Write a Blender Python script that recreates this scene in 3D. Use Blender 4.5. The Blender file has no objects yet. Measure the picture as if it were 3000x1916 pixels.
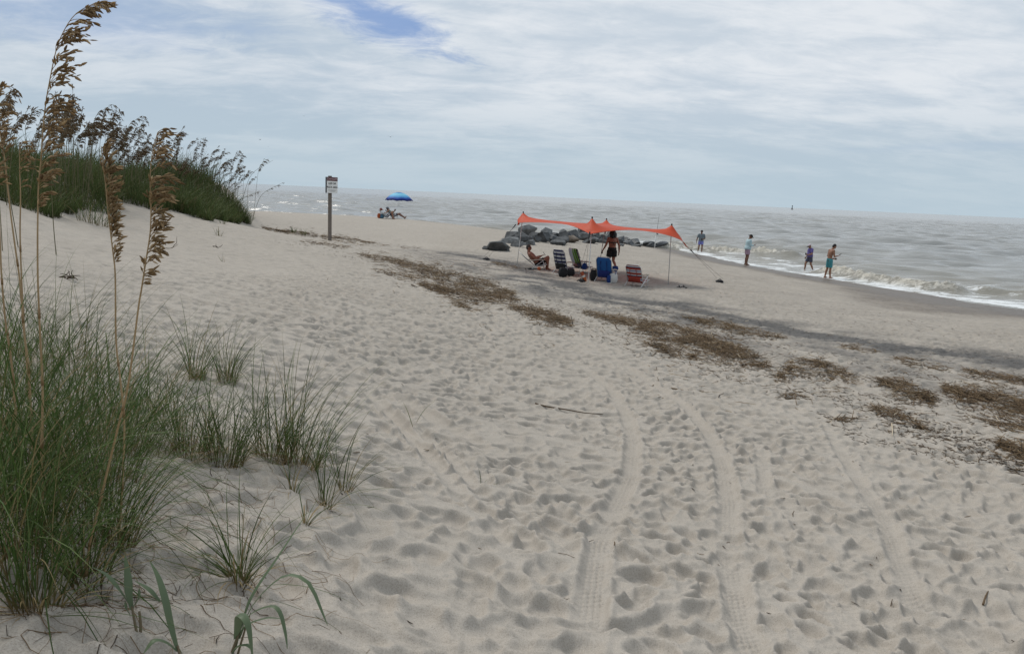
import bpy, math, numpy as np
from mathutils import Vector, Matrix
rng = np.random.RandomState(7)
R = math.radians
C = bpy.context.scene
COL = C.collection

# ------------------------------------------------------------------ camera
F, CX, CY = 2254.0, 1500.0, 958.0           # photograph measured in 3000 x 1916 pixels
PITCH, ROLL = R(9.70), R(2.55)
EYE = np.array([0.0, 0.0, 3.5])             # eye 3.5 m above the water line
fw = np.array([0, math.cos(PITCH), -math.sin(PITCH)])
r0 = np.array([1.0, 0, 0]); u0 = np.array([0, math.sin(PITCH), math.cos(PITCH)])
rt = r0*math.cos(ROLL) + u0*math.sin(ROLL)
up = -r0*math.sin(ROLL) + u0*math.cos(ROLL)
cam_data = bpy.data.cameras.new("camera"); cam = bpy.data.objects.new("camera", cam_data); COL.objects.link(cam)
cam_data.sensor_width = 36.0; cam_data.lens = 36.0*F/3000.0
cam_data.clip_start = 0.05; cam_data.clip_end = 60000
M = Matrix.Identity(4)
for i, v in enumerate((rt, up, -fw)):
    for k in range(3): M[k][i] = v[k]
for k in range(3): M[k][3] = EYE[k]
cam.matrix_world = M
C.camera = cam

def ray(u, v):
    return fw + rt*((u-CX)/F) - up*((v-CY)/F)
def px(u, v, d):
    return EYE + ray(u, v)*d
def zpt(u, v, z):
    dr = ray(u, v); return EYE + dr*((z-EYE[2])/dr[2])

# ------------------------------------------------------------------ world, sun, exposure
SUN_EL, SUN_AZ = R(55), R(-48)              # sun ahead of the camera, a little left, veiled by cloud
W = bpy.data.worlds.new("World"); C.world = W; W.use_nodes = True
nt = W.node_tree; nt.nodes.clear()
def N(t, **kw):
    n = nt.nodes.new(t)
    for k, v in kw.items(): setattr(n, k, v)
    return n
def L(a, b): nt.links.new(a, b)
def math_node(op, a, b=None, c=None, clamp=False):
    n = N('ShaderNodeMath', operation=op); n.use_clamp = clamp
    for i, x in enumerate((a, b, c)):
        if x is None: continue
        if isinstance(x, (int, float)): n.inputs[i].default_value = x
        else: L(x, n.inputs[i])
    return n.outputs[0]
def mixc(f, a, b):
    n = N('ShaderNodeMix', data_type='RGBA')
    for s, x in ((n.inputs[0], f), (n.inputs[6], a), (n.inputs[7], b)):
        if isinstance(x, (int, float)): s.default_value = x
        elif isinstance(x, tuple): s.default_value = (*x, 1)
        else: L(x, s)
    return n.outputs[2]
def sstep(x, lo, hi):
    n = N('ShaderNodeMapRange', interpolation_type='SMOOTHSTEP')
    L(x, n.inputs[0]); n.inputs[1].default_value = lo; n.inputs[2].default_value = hi
    return n.outputs[0]
out = N('ShaderNodeOutputWorld'); bg = N('ShaderNodeBackground'); L(bg.outputs[0], out.inputs[0])
bg.inputs[1].default_value = 0.10
sky = N('ShaderNodeTexSky', sky_type='NISHITA'); sky.sun_disc = False
sky.sun_elevation = SUN_EL; sky.sun_rotation = SUN_AZ; sky.air_density = 1.2; sky.dust_density = 1.2
tc = N('ShaderNodeTexCoord'); sep = N('ShaderNodeSeparateXYZ'); L(tc.outputs['Generated'], sep.inputs[0])
zc = math_node('MAXIMUM', sep.outputs[2], 0.0)
den = math_node('ADD', zc, 0.20)
comb = N('ShaderNodeCombineXYZ')
L(math_node('DIVIDE', sep.outputs[0], den), comb.inputs[0]); L(math_node('DIVIDE', sep.outputs[1], den), comb.inputs[1])
def plane_p(u, v):
    d = ray(u, v); d = d/np.linalg.norm(d); k = max(d[2], 0)+0.20
    return np.array([d[0]/k, d[1]/k])
def noise(vec, scale, detail=6, rough=0.55, dist=0.0, loc=(0, 0, 0), rot=0, sc=(1, 1, 1)):
    m = N('ShaderNodeMapping'); L(vec, m.inputs[0])
    m.inputs[1].default_value = loc; m.inputs[2].default_value = (0, 0, rot); m.inputs[3].default_value = sc
    n = N('ShaderNodeTexNoise'); L(m.outputs[0], n.inputs['Vector'])
    n.inputs['Scale'].default_value = scale; n.inputs['Detail'].default_value = detail
    n.inputs['Roughness'].default_value = rough; n.inputs['Distortion'].default_value = dist
    return n.outputs[0]
P = comb.outputs[0]
nA = noise(P, 0.75, 7, 0.55, 0.5, (3.1, 1.7, 0), R(18), (1, 1.9, 1))
nB = noise(P, 2.0, 8, 0.58, 0.4, (7.3, 2.2, 0), R(-24), (0.85, 1.5, 1))
nC = noise(P, 5.5, 10, 0.68, 0.5, (0, 0, 0), R(-20), (0.8, 1.35, 1))
# broad tone: bright veil against blue-grey folds
tone = math_node('ADD', math_node('MULTIPLY', nA, 0.42), math_node('ADD', math_node('MULTIPLY', nB, 0.34), math_node('MULTIPLY', nC, 0.24)))
tone = sstep(tone, 0.41, 0.59)
# bright quarter towards the sun side of the frame (thinner cloud), top right
pb = plane_p(2150, 60)
dv = N('ShaderNodeVectorMath', operation='DISTANCE'); L(P, dv.inputs[0]); dv.inputs[1].default_value = (pb[0], pb[1], 0)
brt = sstep(dv.outputs[1], 2.1, 0.2)
tone = math_node('ADD', math_node('MULTIPLY', tone, 0.72), math_node('MULTIPLY', brt, 0.36), clamp=True)
cloud = mixc(tone, (4.0, 4.85, 5.75), (6.7, 7.05, 7.45))
# blue gaps
def gap(pa, pb_, width, soft, amp):
    a = plane_p(*pa); b = plane_p(*pb_); c = (a+b)/2; ax = (b-a); ln = np.linalg.norm(ax)/2; ang = math.atan2(ax[1], ax[0])
    m = N('ShaderNodeVectorMath', operation='SUBTRACT'); L(P, m.inputs[0]); m.inputs[1].default_value = (c[0], c[1], 0)
    rr = N('ShaderNodeVectorRotate', rotation_type='Z_AXIS'); L(m.outputs[0], rr.inputs[0]); rr.inputs['Angle'].default_value = -ang
    s = N('ShaderNodeVectorMath', operation='MULTIPLY'); L(rr.outputs[0], s.inputs[0]); s.inputs[1].default_value = (1/ln, 1/width, 0)
    le = N('ShaderNodeVectorMath', operation='LENGTH'); L(s.outputs[0], le.inputs[0])
    x = math_node('ADD', le.outputs[1], math_node('MULTIPLY', math_node('SUBTRACT', nB, 0.5), amp))
    x = math_node('ADD', x, math_node('MULTIPLY', math_node('SUBTRACT', nC, 0.5), amp*1.6))
    return sstep(x, 1.0+soft, 1.0-soft)
g1 = gap((960, -25), (1300, 150), 0.10, 0.8, 1.9)
g2 = gap((-150, 20), (620, 75), 0.20, 0.9, 1.6)
g3 = gap((2520, 440), (3060, 425), 0.055, 0.85, 1.4)
blue = mixc(1.0, (0, 0, 0), (1.3, 2.45, 5.2))
mixsky = mixc(0.15, blue, sky.outputs[0])
cloud = mixc(math_node('MULTIPLY', g2, 0.38), cloud, mixsky)
cloud = mixc(math_node('MULTIPLY', g1, 0.84), cloud, mixsky)
cloud = mixc(math_node('MULTIPLY', g3, 0.30), cloud, (3.3, 4.3, 5.9))
# air near the horizon
hz = sstep(zc, 0.15, 0.0)
cloud = mixc(math_node('MULTIPLY', hz, 0.85), cloud, (4.2, 5.15, 5.8))
L(cloud, bg.inputs[0])

sd = bpy.data.lights.new("sun", 'SUN'); sun = bpy.data.objects.new("sun", sd); COL.objects.link(sun)
sd.energy = 1.7; sd.angle = R(15); sd.color = (1.0, 0.955, 0.89)
sdir = Vector((math.sin(SUN_AZ)*math.cos(SUN_EL), math.cos(SUN_AZ)*math.cos(SUN_EL), math.sin(SUN_EL)))
sun.rotation_euler = sdir.to_track_quat('Z', 'Y').to_euler()
C.view_settings.view_transform = 'Standard'; C.view_settings.look = 'None'
C.view_settings.exposure = 0.19; C.view_settings.gamma = 1.0; C.view_settings.use_curve_mapping = False
C.cycles.max_bounces = 6

# ------------------------------------------------------------------ noise helpers
_pr = np.random.RandomState(3); _perm = _pr.permutation(512).astype(np.int64)
_ga = _pr.rand(512)*2*np.pi; _gx, _gy = np.cos(_ga), np.sin(_ga)
def perlin(x, y, seed=0):
    x = np.asarray(x, float); y = np.asarray(y, float)
    xi = np.floor(x).astype(np.int64); yi = np.floor(y).astype(np.int64); xf = x-xi; yf = y-yi
    u = xf*xf*xf*(xf*(xf*6-15)+10); v = yf*yf*yf*(yf*(yf*6-15)+10)
    def g(ix, iy, dx, dy):
        h = _perm[(_perm[(ix+seed*17) & 511] + iy) & 511]
        return _gx[h]*dx + _gy[h]*dy
    a = g(xi, yi, xf, yf); b = g(xi+1, yi, xf-1, yf); c = g(xi, yi+1, xf, yf-1); d = g(xi+1, yi+1, xf-1, yf-1)
    return (a+(b-a)*u)*(1-v) + (c+(d-c)*u)*v
def fbm(x, y, o=4, seed=0):
    s = 0; a = 1.0
    for k in range(o):
        s = s + a*perlin(x*2**k, y*2**k, seed+k); a *= 0.5
    return s
def smooth(x, a, b):
    t = np.clip((x-a)/(b-a), 0, 1); return t*t*(3-2*t)
def pdist(x, y, pts):
    """distance to a polyline, arc length and signed side"""
    best = np.full(np.shape(x), 1e9); arc = np.zeros(np.shape(x)); side = np.zeros(np.shape(x)); acc = 0
    for a, b in zip(pts[:-1], pts[1:]):
        ax, ay = a[0], a[1]; dx, dy = b[0]-ax, b[1]-ay; l2 = dx*dx+dy*dy; l = math.sqrt(l2)
        t = np.clip(((x-ax)*dx+(y-ay)*dy)/l2, 0, 1); ex = x-ax-t*dx; ey = y-ay-t*dy
        d = np.hypot(ex, ey); m = d < best
        best = np.where(m, d, best); arc = np.where(m, acc+t*l, arc); side = np.where(m, (dx*(y-ay)-dy*(x-ax))/l, side); acc += l
    return best, arc, side

# ------------------------------------------------------------------ terrain
CTRL = [  # pixel, drop below the eye
 (1500,1916,1.78),(2900,1900,2.12),(700,1900,1.38),(100,1900,1.14),(250,1650,1.22),(700,1720,1.42),(0,1500,1.15),
 (850,1400,1.56),(580,1130,1.50),(300,1000,1.32),(1100,1250,1.86),(1500,1500,1.97),(2100,1500,2.17),(2800,1500,2.36),
 (1000,900,1.78),(600,800,1.38),(1500,1150,2.25),(2200,1200,2.45),(2900,1250,2.60),(1450,880,2.48),(2100,1020,2.60),
 (2700,1130,2.66),(1200,770,2.27),(965,705,2.02),(1723,830,2.87),(1790,795,2.93),(1513,780,2.85),(1958,833,2.97),
 (2110,825,3.03),(2500,1000,2.86),(3000,1060,2.86),(2600,900,3.27),(3000,905,3.5),(2425,816,3.5),(2187,776,3.49),
 (2050,746,3.5),(1940,726,3.46),(1660,715,2.92),(1420,735,2.75),(1165,641,2.15),(1310,656,2.40),(1480,676,2.75),
 (900,626,2.05),(760,620,2.0),(745,662,1.88),(250,630,0.92),(0,585,0.52),(430,602,0.76),(620,645,1.42),(300,750,1.2),(700,720,1.62)]
pts = []
for u, v, dr in CTRL: pts.append(zpt(u, v, 3.5-dr))
pts += [np.array(p, float) for p in [(-12.6,14,4.2),(-14,20,3.8),(-14.2,28,3.05),(-14.6,35,2.85),(-26,20,3.9),(-26,40,2.5),(-20,56,1.35),(-32,58,1.3),
 (-6.5,5.5,2.75),(-8,8,3.0),(0,-3,2.25),(-6,-4,3.2),(6,-5,1.75),(15,-5,0.85),(27,5,0.0),(34,-20,0.0),(42,10,-1.3),(26,50,-1.2),(10,90,-1.5),
 (-14,76,-0.2),(-34,78,0.0),(3,72,-0.3),(-20,110,-1.5),(-50,90,-0.5),(-60,40,1.6),(-30,-10,3.2),(40,80,-2),(14,14,0.75),(20,20,0.35),(30,-40,0.6),(0,-40,2.5)]]
pts = np.array(pts)
def _tps(r2): return 0.5*r2*np.log(r2+1e-9)
n_ = len(pts); K = _tps((pts[:,None,0]-pts[None,:,0])**2+(pts[:,None,1]-pts[None,:,1])**2) + np.eye(n_)*0.6
A_ = np.zeros((n_+3, n_+3)); A_[:n_,:n_] = K; A_[:n_,n_] = 1; A_[:n_,n_+1:] = pts[:,:2]; A_[n_:,:n_] = A_[:n_,n_:].T
_w = np.linalg.solve(A_, np.concatenate([pts[:,2], [0,0,0]]))
def H0(x, y):
    x = np.asarray(x, float); y = np.asarray(y, float)
    z = _w[n_] + _w[n_+1]*x + _w[n_+2]*y
    for i in range(n_): z = z + _w[i]*_tps((x-pts[i,0])**2+(y-pts[i,1])**2)
    r = np.hypot(x, y); k = smooth(r, 70, 120)
    z = np.clip(z, -2.5, 4.6)
    z = z*(1-k) - 2.0*k
    z = z + 0.05*fbm(x/3.1, y/3.1, 3, 5)*smooth(z, 0.3, 0.9)
    md, ma, ms = pdist(x, y, [(-12.3,18), (-12.9,26), (-13.4,31.5), (-13.3,35.0)])
    z = z + 1.1*np.exp(-(md/1.2)**2)*smooth(y, 24.5, 31)
    dune = smooth(z, 2.6, 3.4)*smooth(x, -7.5, -10)
    return z + dune*0.22*fbm(x/2.2, y/2.2, 3, 9)
_tt = np.geomspace(0.8, 160, 3000)
def at(u, v):
    d = ray(u, v); p = EYE[None]+d[None]*_tt[:,None]
    g = p[:,2]-H0(p[:,0], p[:,1]); i = np.argmax(g < 0)
    if g[i] >= 0: return p[-1]
    i = max(i, 1)
    t = _tt[i-1] + (_tt[i]-_tt[i-1])*g[i-1]/(g[i-1]-g[i])
    return EYE+d*t
def on(u, v):
    """ground point under a pixel and its depth along the view axis"""
    p = at(u, v); return p, float(np.dot(p-EYE, fw))

# trampled sand: footprints stamped one over another into a repeating tile
TS, TN = 24.0, 1600; CELL = TS/TN
tile = np.zeros((TN, TN))
_r = np.random.RandomState(11); win = 26
gy, gx = np.mgrid[-win:win+1, -win:win+1]*CELL
for k in range(13500):
    ci, cj = _r.randint(0, TN, 2); a = _r.uniform(.09, .17); b = _r.uniform(.06, .10); th = _r.normal(0.25, 0.55) + (math.pi/2 if _r.rand() < .25 else 0)
    dep = _r.uniform(.026, .060)
    c, s = math.cos(th), math.sin(th); X = (gx*c+gy*s); Y = (-gx*s+gy*c)
    b2 = b*(1+0.35*X/a)
    q = (X/a)**2+(Y/np.maximum(b2, .03))**2
    ii = (np.arange(-win, win+1)+ci) % TN; jj = (np.arange(-win, win+1)+cj) % TN
    ix = np.ix_(ii, jj); h = tile[ix]; w = np.exp(-(q/1.35)**2)
    base = h[win-8:win+9, win-8:win+9].mean()*0.55
    sh = base - dep*(1-0.35*(gx*_r.normal(0, 1)+gy*_r.normal(0, 1))/a*0.5)
    tile[ix] = h*(1-w)+sh*w + dep*0.30*np.exp(-((np.sqrt(q)-1.45)/.33)**2)
fx = np.fft.fftfreq(TN, CELL); G = np.exp(-2*(math.pi*0.007)**2*(fx[:,None]**2+fx[None,:]**2))
low = np.exp(-2*(math.pi*0.9)**2*(fx[:,None]**2+fx[None,:]**2))
Tf = np.fft.fft2(tile); tile = np.real(np.fft.ifft2(Tf*G*(1-low)))
G2 = np.exp(-2*(math.pi*0.05)**2*(fx[:,None]**2+fx[None,:]**2)); tile_soft = np.real(np.fft.ifft2(Tf*G2*(1-low)))
def samp(t, x, y):
    X = (x/CELL) % TN; Y = (y/CELL) % TN; i = np.floor(Y).astype(int) % TN; j = np.floor(X).astype(int) % TN; fy = Y-np.floor(Y); fx_ = X-np.floor(X)
    i2 = (i+1) % TN; j2 = (j+1) % TN
    return (t[i,j]*(1-fx_)+t[i,j2]*fx_)*(1-fy)+(t[i2,j]*(1-fx_)+t[i2,j2]*fx_)*fy
def gpoly(l): return [at(u, v) for u, v in l]
TRACKS = [(gpoly([(1690,1990),(1705,1916),(1724,1854),(1737,1730),(1755,1586),(1811,1468),(1849,1387),(1855,1293),(1836,1220),(1790,1140),(1700,1070),(1600,1000)]), .064, .024, 1),
 (gpoly([(2235,1990),(2204,1910),(2173,1823),(2148,1698),(2135,1574),(2135,1462),(2117,1356),(2079,1275),(2020,1200),(1944,1146),(1850,1085),(1740,1020),(1640,960),(1500,890)]), .068, .027, 1),
 (gpoly([(2850,1960),(2758,1860),(2684,1760),(2640,1667),(2615,1586),(2584,1511),(2522,1418),(2472,1337),(2428,1256),(2390,1200)]), .062, .020, 1),
 (gpoly([(2241,1450),(2238,1400),(2232,1325),(2216,1237)]), .05, .014, 1),
 (gpoly([(960,1085),(1060,1120),(1172,1165),(1251,1215),(1369,1283),(1530,1395)]), .085, .044, 0),
 (gpoly([(1020,1110),(1110,1180),(1172,1240),(1290,1374),(1385,1500),(1440,1590)]), .065, .038, 0),
 (gpoly([(1060,1140),(1196,1248),(1314,1334),(1432,1484),(1500,1590)]), .055, .032, 0)]
DARK = gpoly([(1330,745),(1480,770),(1600,815),(1760,870),(1950,890),(2100,925),(2300,965),(2500,1000),(2750,1035),(2900,1055),(3060,1085)])
DARK2 = gpoly([(1200,740),(1420,795),(1650,860),(1900,930),(2300,1035),(2700,1115),(3060,1190)])
TENTC = at(1745, 815)
SIDE = float(np.sign(pdist(np.array([4.0]), np.array([6.0]), DARK)[2][0]))

def surface(x, y, fine=True):
    """height of the sand with all its marks, plus the wet and black-sand masks"""
    z = H0(x, y)
    r = np.hypot(x, y)
    dry = smooth(z, 0.22, 0.62)
    veg = smooth(z, 2.7, 3.6)
    near_left = smooth(x, -1.0, -2.6)*smooth(r, 7, 3)
    amp = 0.22+0.50*smooth(z, 0.12, 0.26)+0.45*dry
    amp *= (1-0.45*smooth(x, -4, -8))*(1-0.75*near_left)*(1-0.5*veg)
    amp *= 0.95+0.35*fbm(x/3.0, y/3.0, 2, 21)
    wx = x+0.25*perlin(x/1.7, y/1.7, 31); wy = y+0.25*perlin(x/1.7+9, y/1.7, 32)
    t1 = samp(tile, wx*1.6+5, wy*1.6+3); t2 = samp(tile_soft, wx*1.3+13, wy*1.3+8)
    soft = smooth(x, -3.0, -7.0)*smooth(y, 6, 10)
    m = t1*(1-soft)+t2*1.3*soft
    flat = np.zeros(np.shape(x)); tr = np.zeros(np.shape(x))
    for pl, hw, dep, tread in TRACKS:
        d, arc, side = pdist(x, y, pl)
        brk = 0.30+0.70*smooth(perlin(arc*0.9+hw*99, 0*arc+dep*50, 41), -0.34, -0.08)
        ln_ = sum(math.hypot(b_[0]-a_[0], b_[1]-a_[1]) for a_, b_ in zip(pl[:-1], pl[1:])); brk = (brk if tread else np.ones(np.shape(x)))*(1 if tread else smooth(arc, 0, 1.2))*smooth(arc, ln_, ln_-(2.5 if tread else 1.8))
        k = np.exp(-(d/(hw*1.25))**4)*brk
        flat = np.maximum(flat, k*(0.96 if tread else 0.82))
        ed = dep*(0.5 if tread else 0.7)*np.exp(-((d-hw*1.45)/(hw*0.32))**2)*brk
        tr = tr - dep*np.exp(-(d/hw)**(4 if tread else 2))*brk + ed
        if tread:
            ph = arc/0.052+np.round(side/0.030)*0.5+0.35*perlin(x/.11, y/.11, 43)
            lug = smooth(np.cos(ph*2*np.pi), -0.3, 0.4)*smooth(np.cos(side/0.030*2*np.pi), -1.0, -0.5)
            tr = tr + 0.011*np.clip(.75+1.1*perlin(x/.23, y/.23, 44), 0, 1.2)*lug*np.exp(-(d/(hw*0.92))**6)*brk
    z = z + amp*(m*0.66+0.10*samp(tile, wx*3.1+2, wy*3.1+7)*(1-soft)*smooth(r, 40, 14))*(1-flat) + tr
    z = z + 0.0035*fbm(x/0.16, y/0.16, 3, 51)*(0.4+dry)*(1-flat)*smooth(r, 60, 20)
    # little mounds of sand blown round the plants
    wetn = fbm(x/2.5, y/2.5, 4, 61)*0.05+fbm(x/0.5, y/0.5, 2, 62)*0.012
    zb = H0(x, y)
    wet = smooth(zb+wetn, 0.27, 0.13)*smooth(y, -60, -30)
    wet *= 1-smooth(zb, 1.0, 1.3)
    d1, a1, s1 = pdist(x, y, DARK); d2, a2, s2 = pdist(x, y, DARK2)
    wob = fbm(x/1.2, y/1.2, 4, 71)
    streak = 0.5+0.9*fbm(x/0.9+0.3*y, y/0.35, 3, 75)
    band = np.exp(-((d1+0.35*wob)/0.50)**2)*np.clip(0.45+streak*0.6, 0, 1) + 0.95*np.exp(-(d1/np.where(s1*SIDE > 0, 2.9, 1.5))**2)*np.clip(0.34+wob*1.2+0.35*streak, 0, 1)
    band = band + 0.48*np.exp(-(d2/1.35)**2)*np.clip(0.5+wob*1.2, 0, 1)
    band = band + 0.20*smooth(zb, 0.80, 0.55)*smooth(zb, 0.1, 0.2)*np.clip(.7+wob, .2, 1.2)
    td = np.hypot(x-TENTC[0], y-TENTC[1]); band *= 1-0.5*np.exp(-(td/2.2)**2)
    return z, wet, np.clip(band, 0, 1)
def gz(x, y):
    return float(surface(np.array([x]), np.array([y]))[0][0])

# ------------------------------------------------------------------ mesh helpers
def link(name, me, mat=None, parent=None, smooth_=False):
    o = bpy.data.objects.new(name, me); COL.objects.link(o)
    if mat is not None and not me.materials: me.materials.append(mat)
    if parent is not None: o.parent = parent
    if smooth_: me.polygons.foreach_set('use_smooth', np.ones(len(me.polygons), bool))
    return o
def np_mesh(name, v, faces, attrs=None):
    """faces: (n,k) array or a list of such arrays"""
    me = bpy.data.meshes.new(name); v = np.asarray(v, np.float32)
    if not isinstance(faces, list): faces = [faces]
    faces = [np.asarray(f, np.int32) for f in faces if len(f)]
    me.vertices.add(len(v)); me.vertices.foreach_set('co', v.ravel())
    nl = sum(f.size for f in faces); npg = sum(len(f) for f in faces)
    me.loops.add(nl); me.loops.foreach_set('vertex_index', np.concatenate([f.ravel() for f in faces]))
    tot = np.concatenate([np.full(len(f), f.shape[1], np.int32) for f in faces]); st = np.concatenate([[0], np.cumsum(tot)[:-1]]).astype(np.int32)
    me.polygons.add(npg); me.polygons.foreach_set('loop_start', st)
    try: me.polygons.foreach_set('loop_total', tot)
    except Exception: pass
    for k, a in (attrs or {}).items():
        at_ = me.attributes.new(k, 'FLOAT', 'POINT'); at_.data.foreach_set('value', np.asarray(a, np.float32).ravel())
    me.update(calc_edges=True); me.validate()
    return me
def tag(o, label=None, cat=None, group=None, kind=None):
    if label: o['label'] = label
    if cat: o['category'] = cat
    if group: o['group'] = group
    if kind: o['kind'] = kind
    return o
def empty(name, loc, rz=0.0, label=None, cat=None, group=None):
    o = bpy.data.objects.new(name, None); COL.objects.link(o); o.location = loc; o.rotation_euler = (0, 0, rz)
    o.empty_display_size = 0.1
    return tag(o, label, cat, group)

# ------------------------------------------------------------------ materials
def new_mat(name):
    global nt
    m = bpy.data.materials.new(name); m.use_nodes = True; nt = m.node_tree; nt.nodes.clear()
    o = N('ShaderNodeOutputMaterial'); b = N('ShaderNodeBsdfPrincipled'); L(b.outputs[0], o.inputs[0])
    return m, b, o
def attr(name):
    n = N('ShaderNodeAttribute'); n.attribute_name = name; return n.outputs['Fac']
def objco():
    return N('ShaderNodeTexCoord').outputs['Object']
def bump(h, strength, dist, b):
    n = N('ShaderNodeBump'); n.inputs['Strength'].default_value = strength; n.inputs['Distance'].default_value = dist
    L(h, n.inputs['Height']); L(n.outputs[0], b.inputs['Normal']); return n
def mat(name, col, rough=0.6, var=0.25, scale=14.0, metal=0.0, bmp=0.0, translucent=0.0, spec=0.3):
    m, b, o = new_mat(name)
    n = noise(objco(), scale, 5, 0.6)
    c = mixc(n, tuple(x*(1-var) for x in col), tuple(min(1, x*(1+var)) for x in col))
    L(c, b.inputs['Base Color']); b.inputs['Roughness'].default_value = rough; b.inputs['Metallic'].default_value = metal
    b.inputs['Specular IOR Level'].default_value = spec
    if bmp: bump(n, bmp, 0.01, b)
    if translucent:
        t = N('ShaderNodeBsdfTranslucent'); L(c, t.inputs[0]); mx = N('ShaderNodeMixShader'); mx.inputs[0].default_value = translucent
        L(b.outputs[0], mx.inputs[1]); L(t.outputs[0], mx.inputs[2]); L(mx.outputs[0], o.inputs[0])
    return m
def ramp_mat(name, stops, a='rnd', rough=0.55, translucent=0.0, constant=False, freq=None, spec=0.25):
    """colour picked along a per-vertex value"""
    m, b, o = new_mat(name)
    f = attr(a)
    if freq: f = math_node('FRACT', math_node('MULTIPLY', f, freq))
    r = N('ShaderNodeValToRGB'); L(f, r.inputs[0]); cr = r.color_ramp
    if constant: cr.interpolation = 'CONSTANT'
    while len(cr.elements) < len(stops): cr.elements.new(0.5)
    for e, (p, c) in zip(cr.elements, stops): e.position = p; e.color = (*c, 1)
    L(r.outputs[0], b.inputs['Base Color']); b.inputs['Roughness'].default_value = rough; b.inputs['Specular IOR Level'].default_value = spec
    if translucent:
        t = N('ShaderNodeBsdfTranslucent'); L(r.outputs[0], t.inputs[0]); mx = N('ShaderNodeMixShader'); mx.inputs[0].default_value = translucent
        L(b.outputs[0], mx.inputs[1]); L(t.outputs[0], mx.inputs[2]); L(mx.outputs[0], o.inputs[0])
    return m

# sand
m_sand, b, o = new_mat('beach_sand')
g = N('ShaderNodeNewGeometry').outputs['Position']
n1 = noise(g, 0.35, 5, 0.6); n2 = noise(g, 5.0, 6, 0.65); n3 = noise(g, 90.0, 3, 0.7); n4 = noise(g, 190.0, 3, 0.8)
c = mixc(n1, (0.362, 0.319, 0.269), (0.470, 0.421, 0.362))
c = mixc(math_node('MULTIPLY', sstep(n2, 0.35, 0.75), 0.30), c, (0.31, 0.275, 0.23))
c = mixc(math_node('MULTIPLY', sstep(n3, 0.40, 0.72), 0.34), c, (0.22, 0.195, 0.165))
c = mixc(math_node('MULTIPLY', sstep(n4, 0.50, 0.70), 0.62), c, (0.16, 0.14, 0.12))
c = mixc(math_node('MULTIPLY', sstep(n4, 0.47, 0.30), 0.45), c, (0.55, 0.51, 0.46))
dk = math_node('MULTIPLY', attr('dark'), math_node('ADD', 0.5, math_node('MULTIPLY', n3, 0.8)), clamp=True)
c = mixc(math_node('MULTIPLY', dk, 0.92), c, (0.070, 0.070, 0.072))
wt = attr('wet')
c = mixc(math_node('MULTIPLY', wt, 0.92), c, (0.112, 0.087, 0.066))
L(c, b.inputs['Base Color'])
rg = N('ShaderNodeMapRange'); L(wt, rg.inputs[0]); rg.inputs[3].default_value = 0.95; rg.inputs[4].default_value = 0.42
L(rg.outputs[0], b.inputs['Roughness']); b.inputs['Specular IOR Level'].default_value = 0.22
hgt = math_node('ADD', math_node('MULTIPLY', n3, 0.6), math_node('MULTIPLY', n4, 0.4))
bump(hgt, 0.55, 0.007, b)

# ------------------------------------------------------------------ the beach: one sheet, fine in front of the camera
def polar(th, rr):
    T, Rr = np.meshgrid(th, rr); return (np.sin(T)*Rr), (np.cos(T)*Rr)
def grid_faces(nr, nc, wrap=False):
    i = np.arange(nr-1)[:,None]; j = np.arange(nc if wrap else nc-1)[None]
    a = i*nc+j; b_ = i*nc+(j+1) % nc; c_ = (i+1)*nc+(j+1) % nc; d_ = (i+1)*nc+j
    return np.stack([a, d_, c_, b_], -1).reshape(-1, 4)
th = np.concatenate([np.radians(np.linspace(-180, -52, 60, endpoint=False)), np.radians(np.linspace(-52, -41, 40, endpoint=False)), np.radians(np.linspace(-41, 41, 840)), np.radians(np.linspace(41.3, 52, 40, endpoint=False)), np.radians(np.linspace(52, 180, 60, endpoint=False))])
rr = [0.35]
while rr[-1] < 420:
    x = rr[-1]
    d = 0.08 if x < 1.6 else (0.013 if x < 6 else (0.013+0.017*(x-6)/6 if x < 12 else (0.03+0.02*(x-12)/20 if x < 32 else (0.05+0.09*(x-32)/30 if x < 62 else (x-62)*0.05+0.14))))
    rr.append(x+d)
rr = np.array(rr)
gx_, gy_ = polar(th, rr)
zz, wet, dark = surface(gx_, gy_)
v = np.stack([gx_.ravel(), gy_.ravel(), zz.ravel()], 1)
fs = grid_faces(len(rr), len(th), True)
v = np.concatenate([v, [[0, 0, gz(0.0, 0.0)]]]); nc = len(th); cap = np.stack([np.full(nc, len(v)-1), np.arange(nc), (np.arange(nc)+1) % nc], 1)
me = np_mesh('beach', v, [fs, cap], {'wet': np.append(wet.ravel(), 0), 'dark': np.append(dark.ravel(), 0)})
ground = link('beach_sand', me, m_sand, None, True); tag(ground, kind='structure')

# ------------------------------------------------------------------ the sea
m_sea, b, o = new_mat('sea_water')
g = N('ShaderNodeNewGeometry').outputs['Position']
near = attr('near')
w1 = noise(g, 1.0, 6, 0.62, 0.4, (0, 0, 0), R(-14), (0.55, 1.6, 1)); w2 = noise(g, 0.16, 5, 0.6, 0.3, (0, 0, 0), R(-10), (0.4, 1.5, 1))
w3 = noise(g, 0.02, 6, 0.6, 0.2, (0, 0, 0), R(6), (0.22, 1.6, 1))
c = mixc(near, (0.30, 0.30, 0.288), (0.235, 0.215, 0.175))
c = mixc(math_node('MULTIPLY', sstep(w3, 0.45, 0.65), 0.5), c, (0.33, 0.325, 0.30))
L(c, b.inputs['Base Color']); b.inputs['Roughness'].default_value = 0.21; b.inputs['IOR'].default_value = 1.33
b.inputs['Specular IOR Level'].default_value = 0.5
hh = math_node('ADD', math_node('MULTIPLY', w1, 0.28), math_node('MULTIPLY', w2, 1.6))
bump(hh, 0.75, 0.40, b)
fo = attr('foam'); fn = noise(g, 5.5, 7, 0.7, 0.8, (0, 0, 0), R(-14), (0.5, 1.3, 1))
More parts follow.
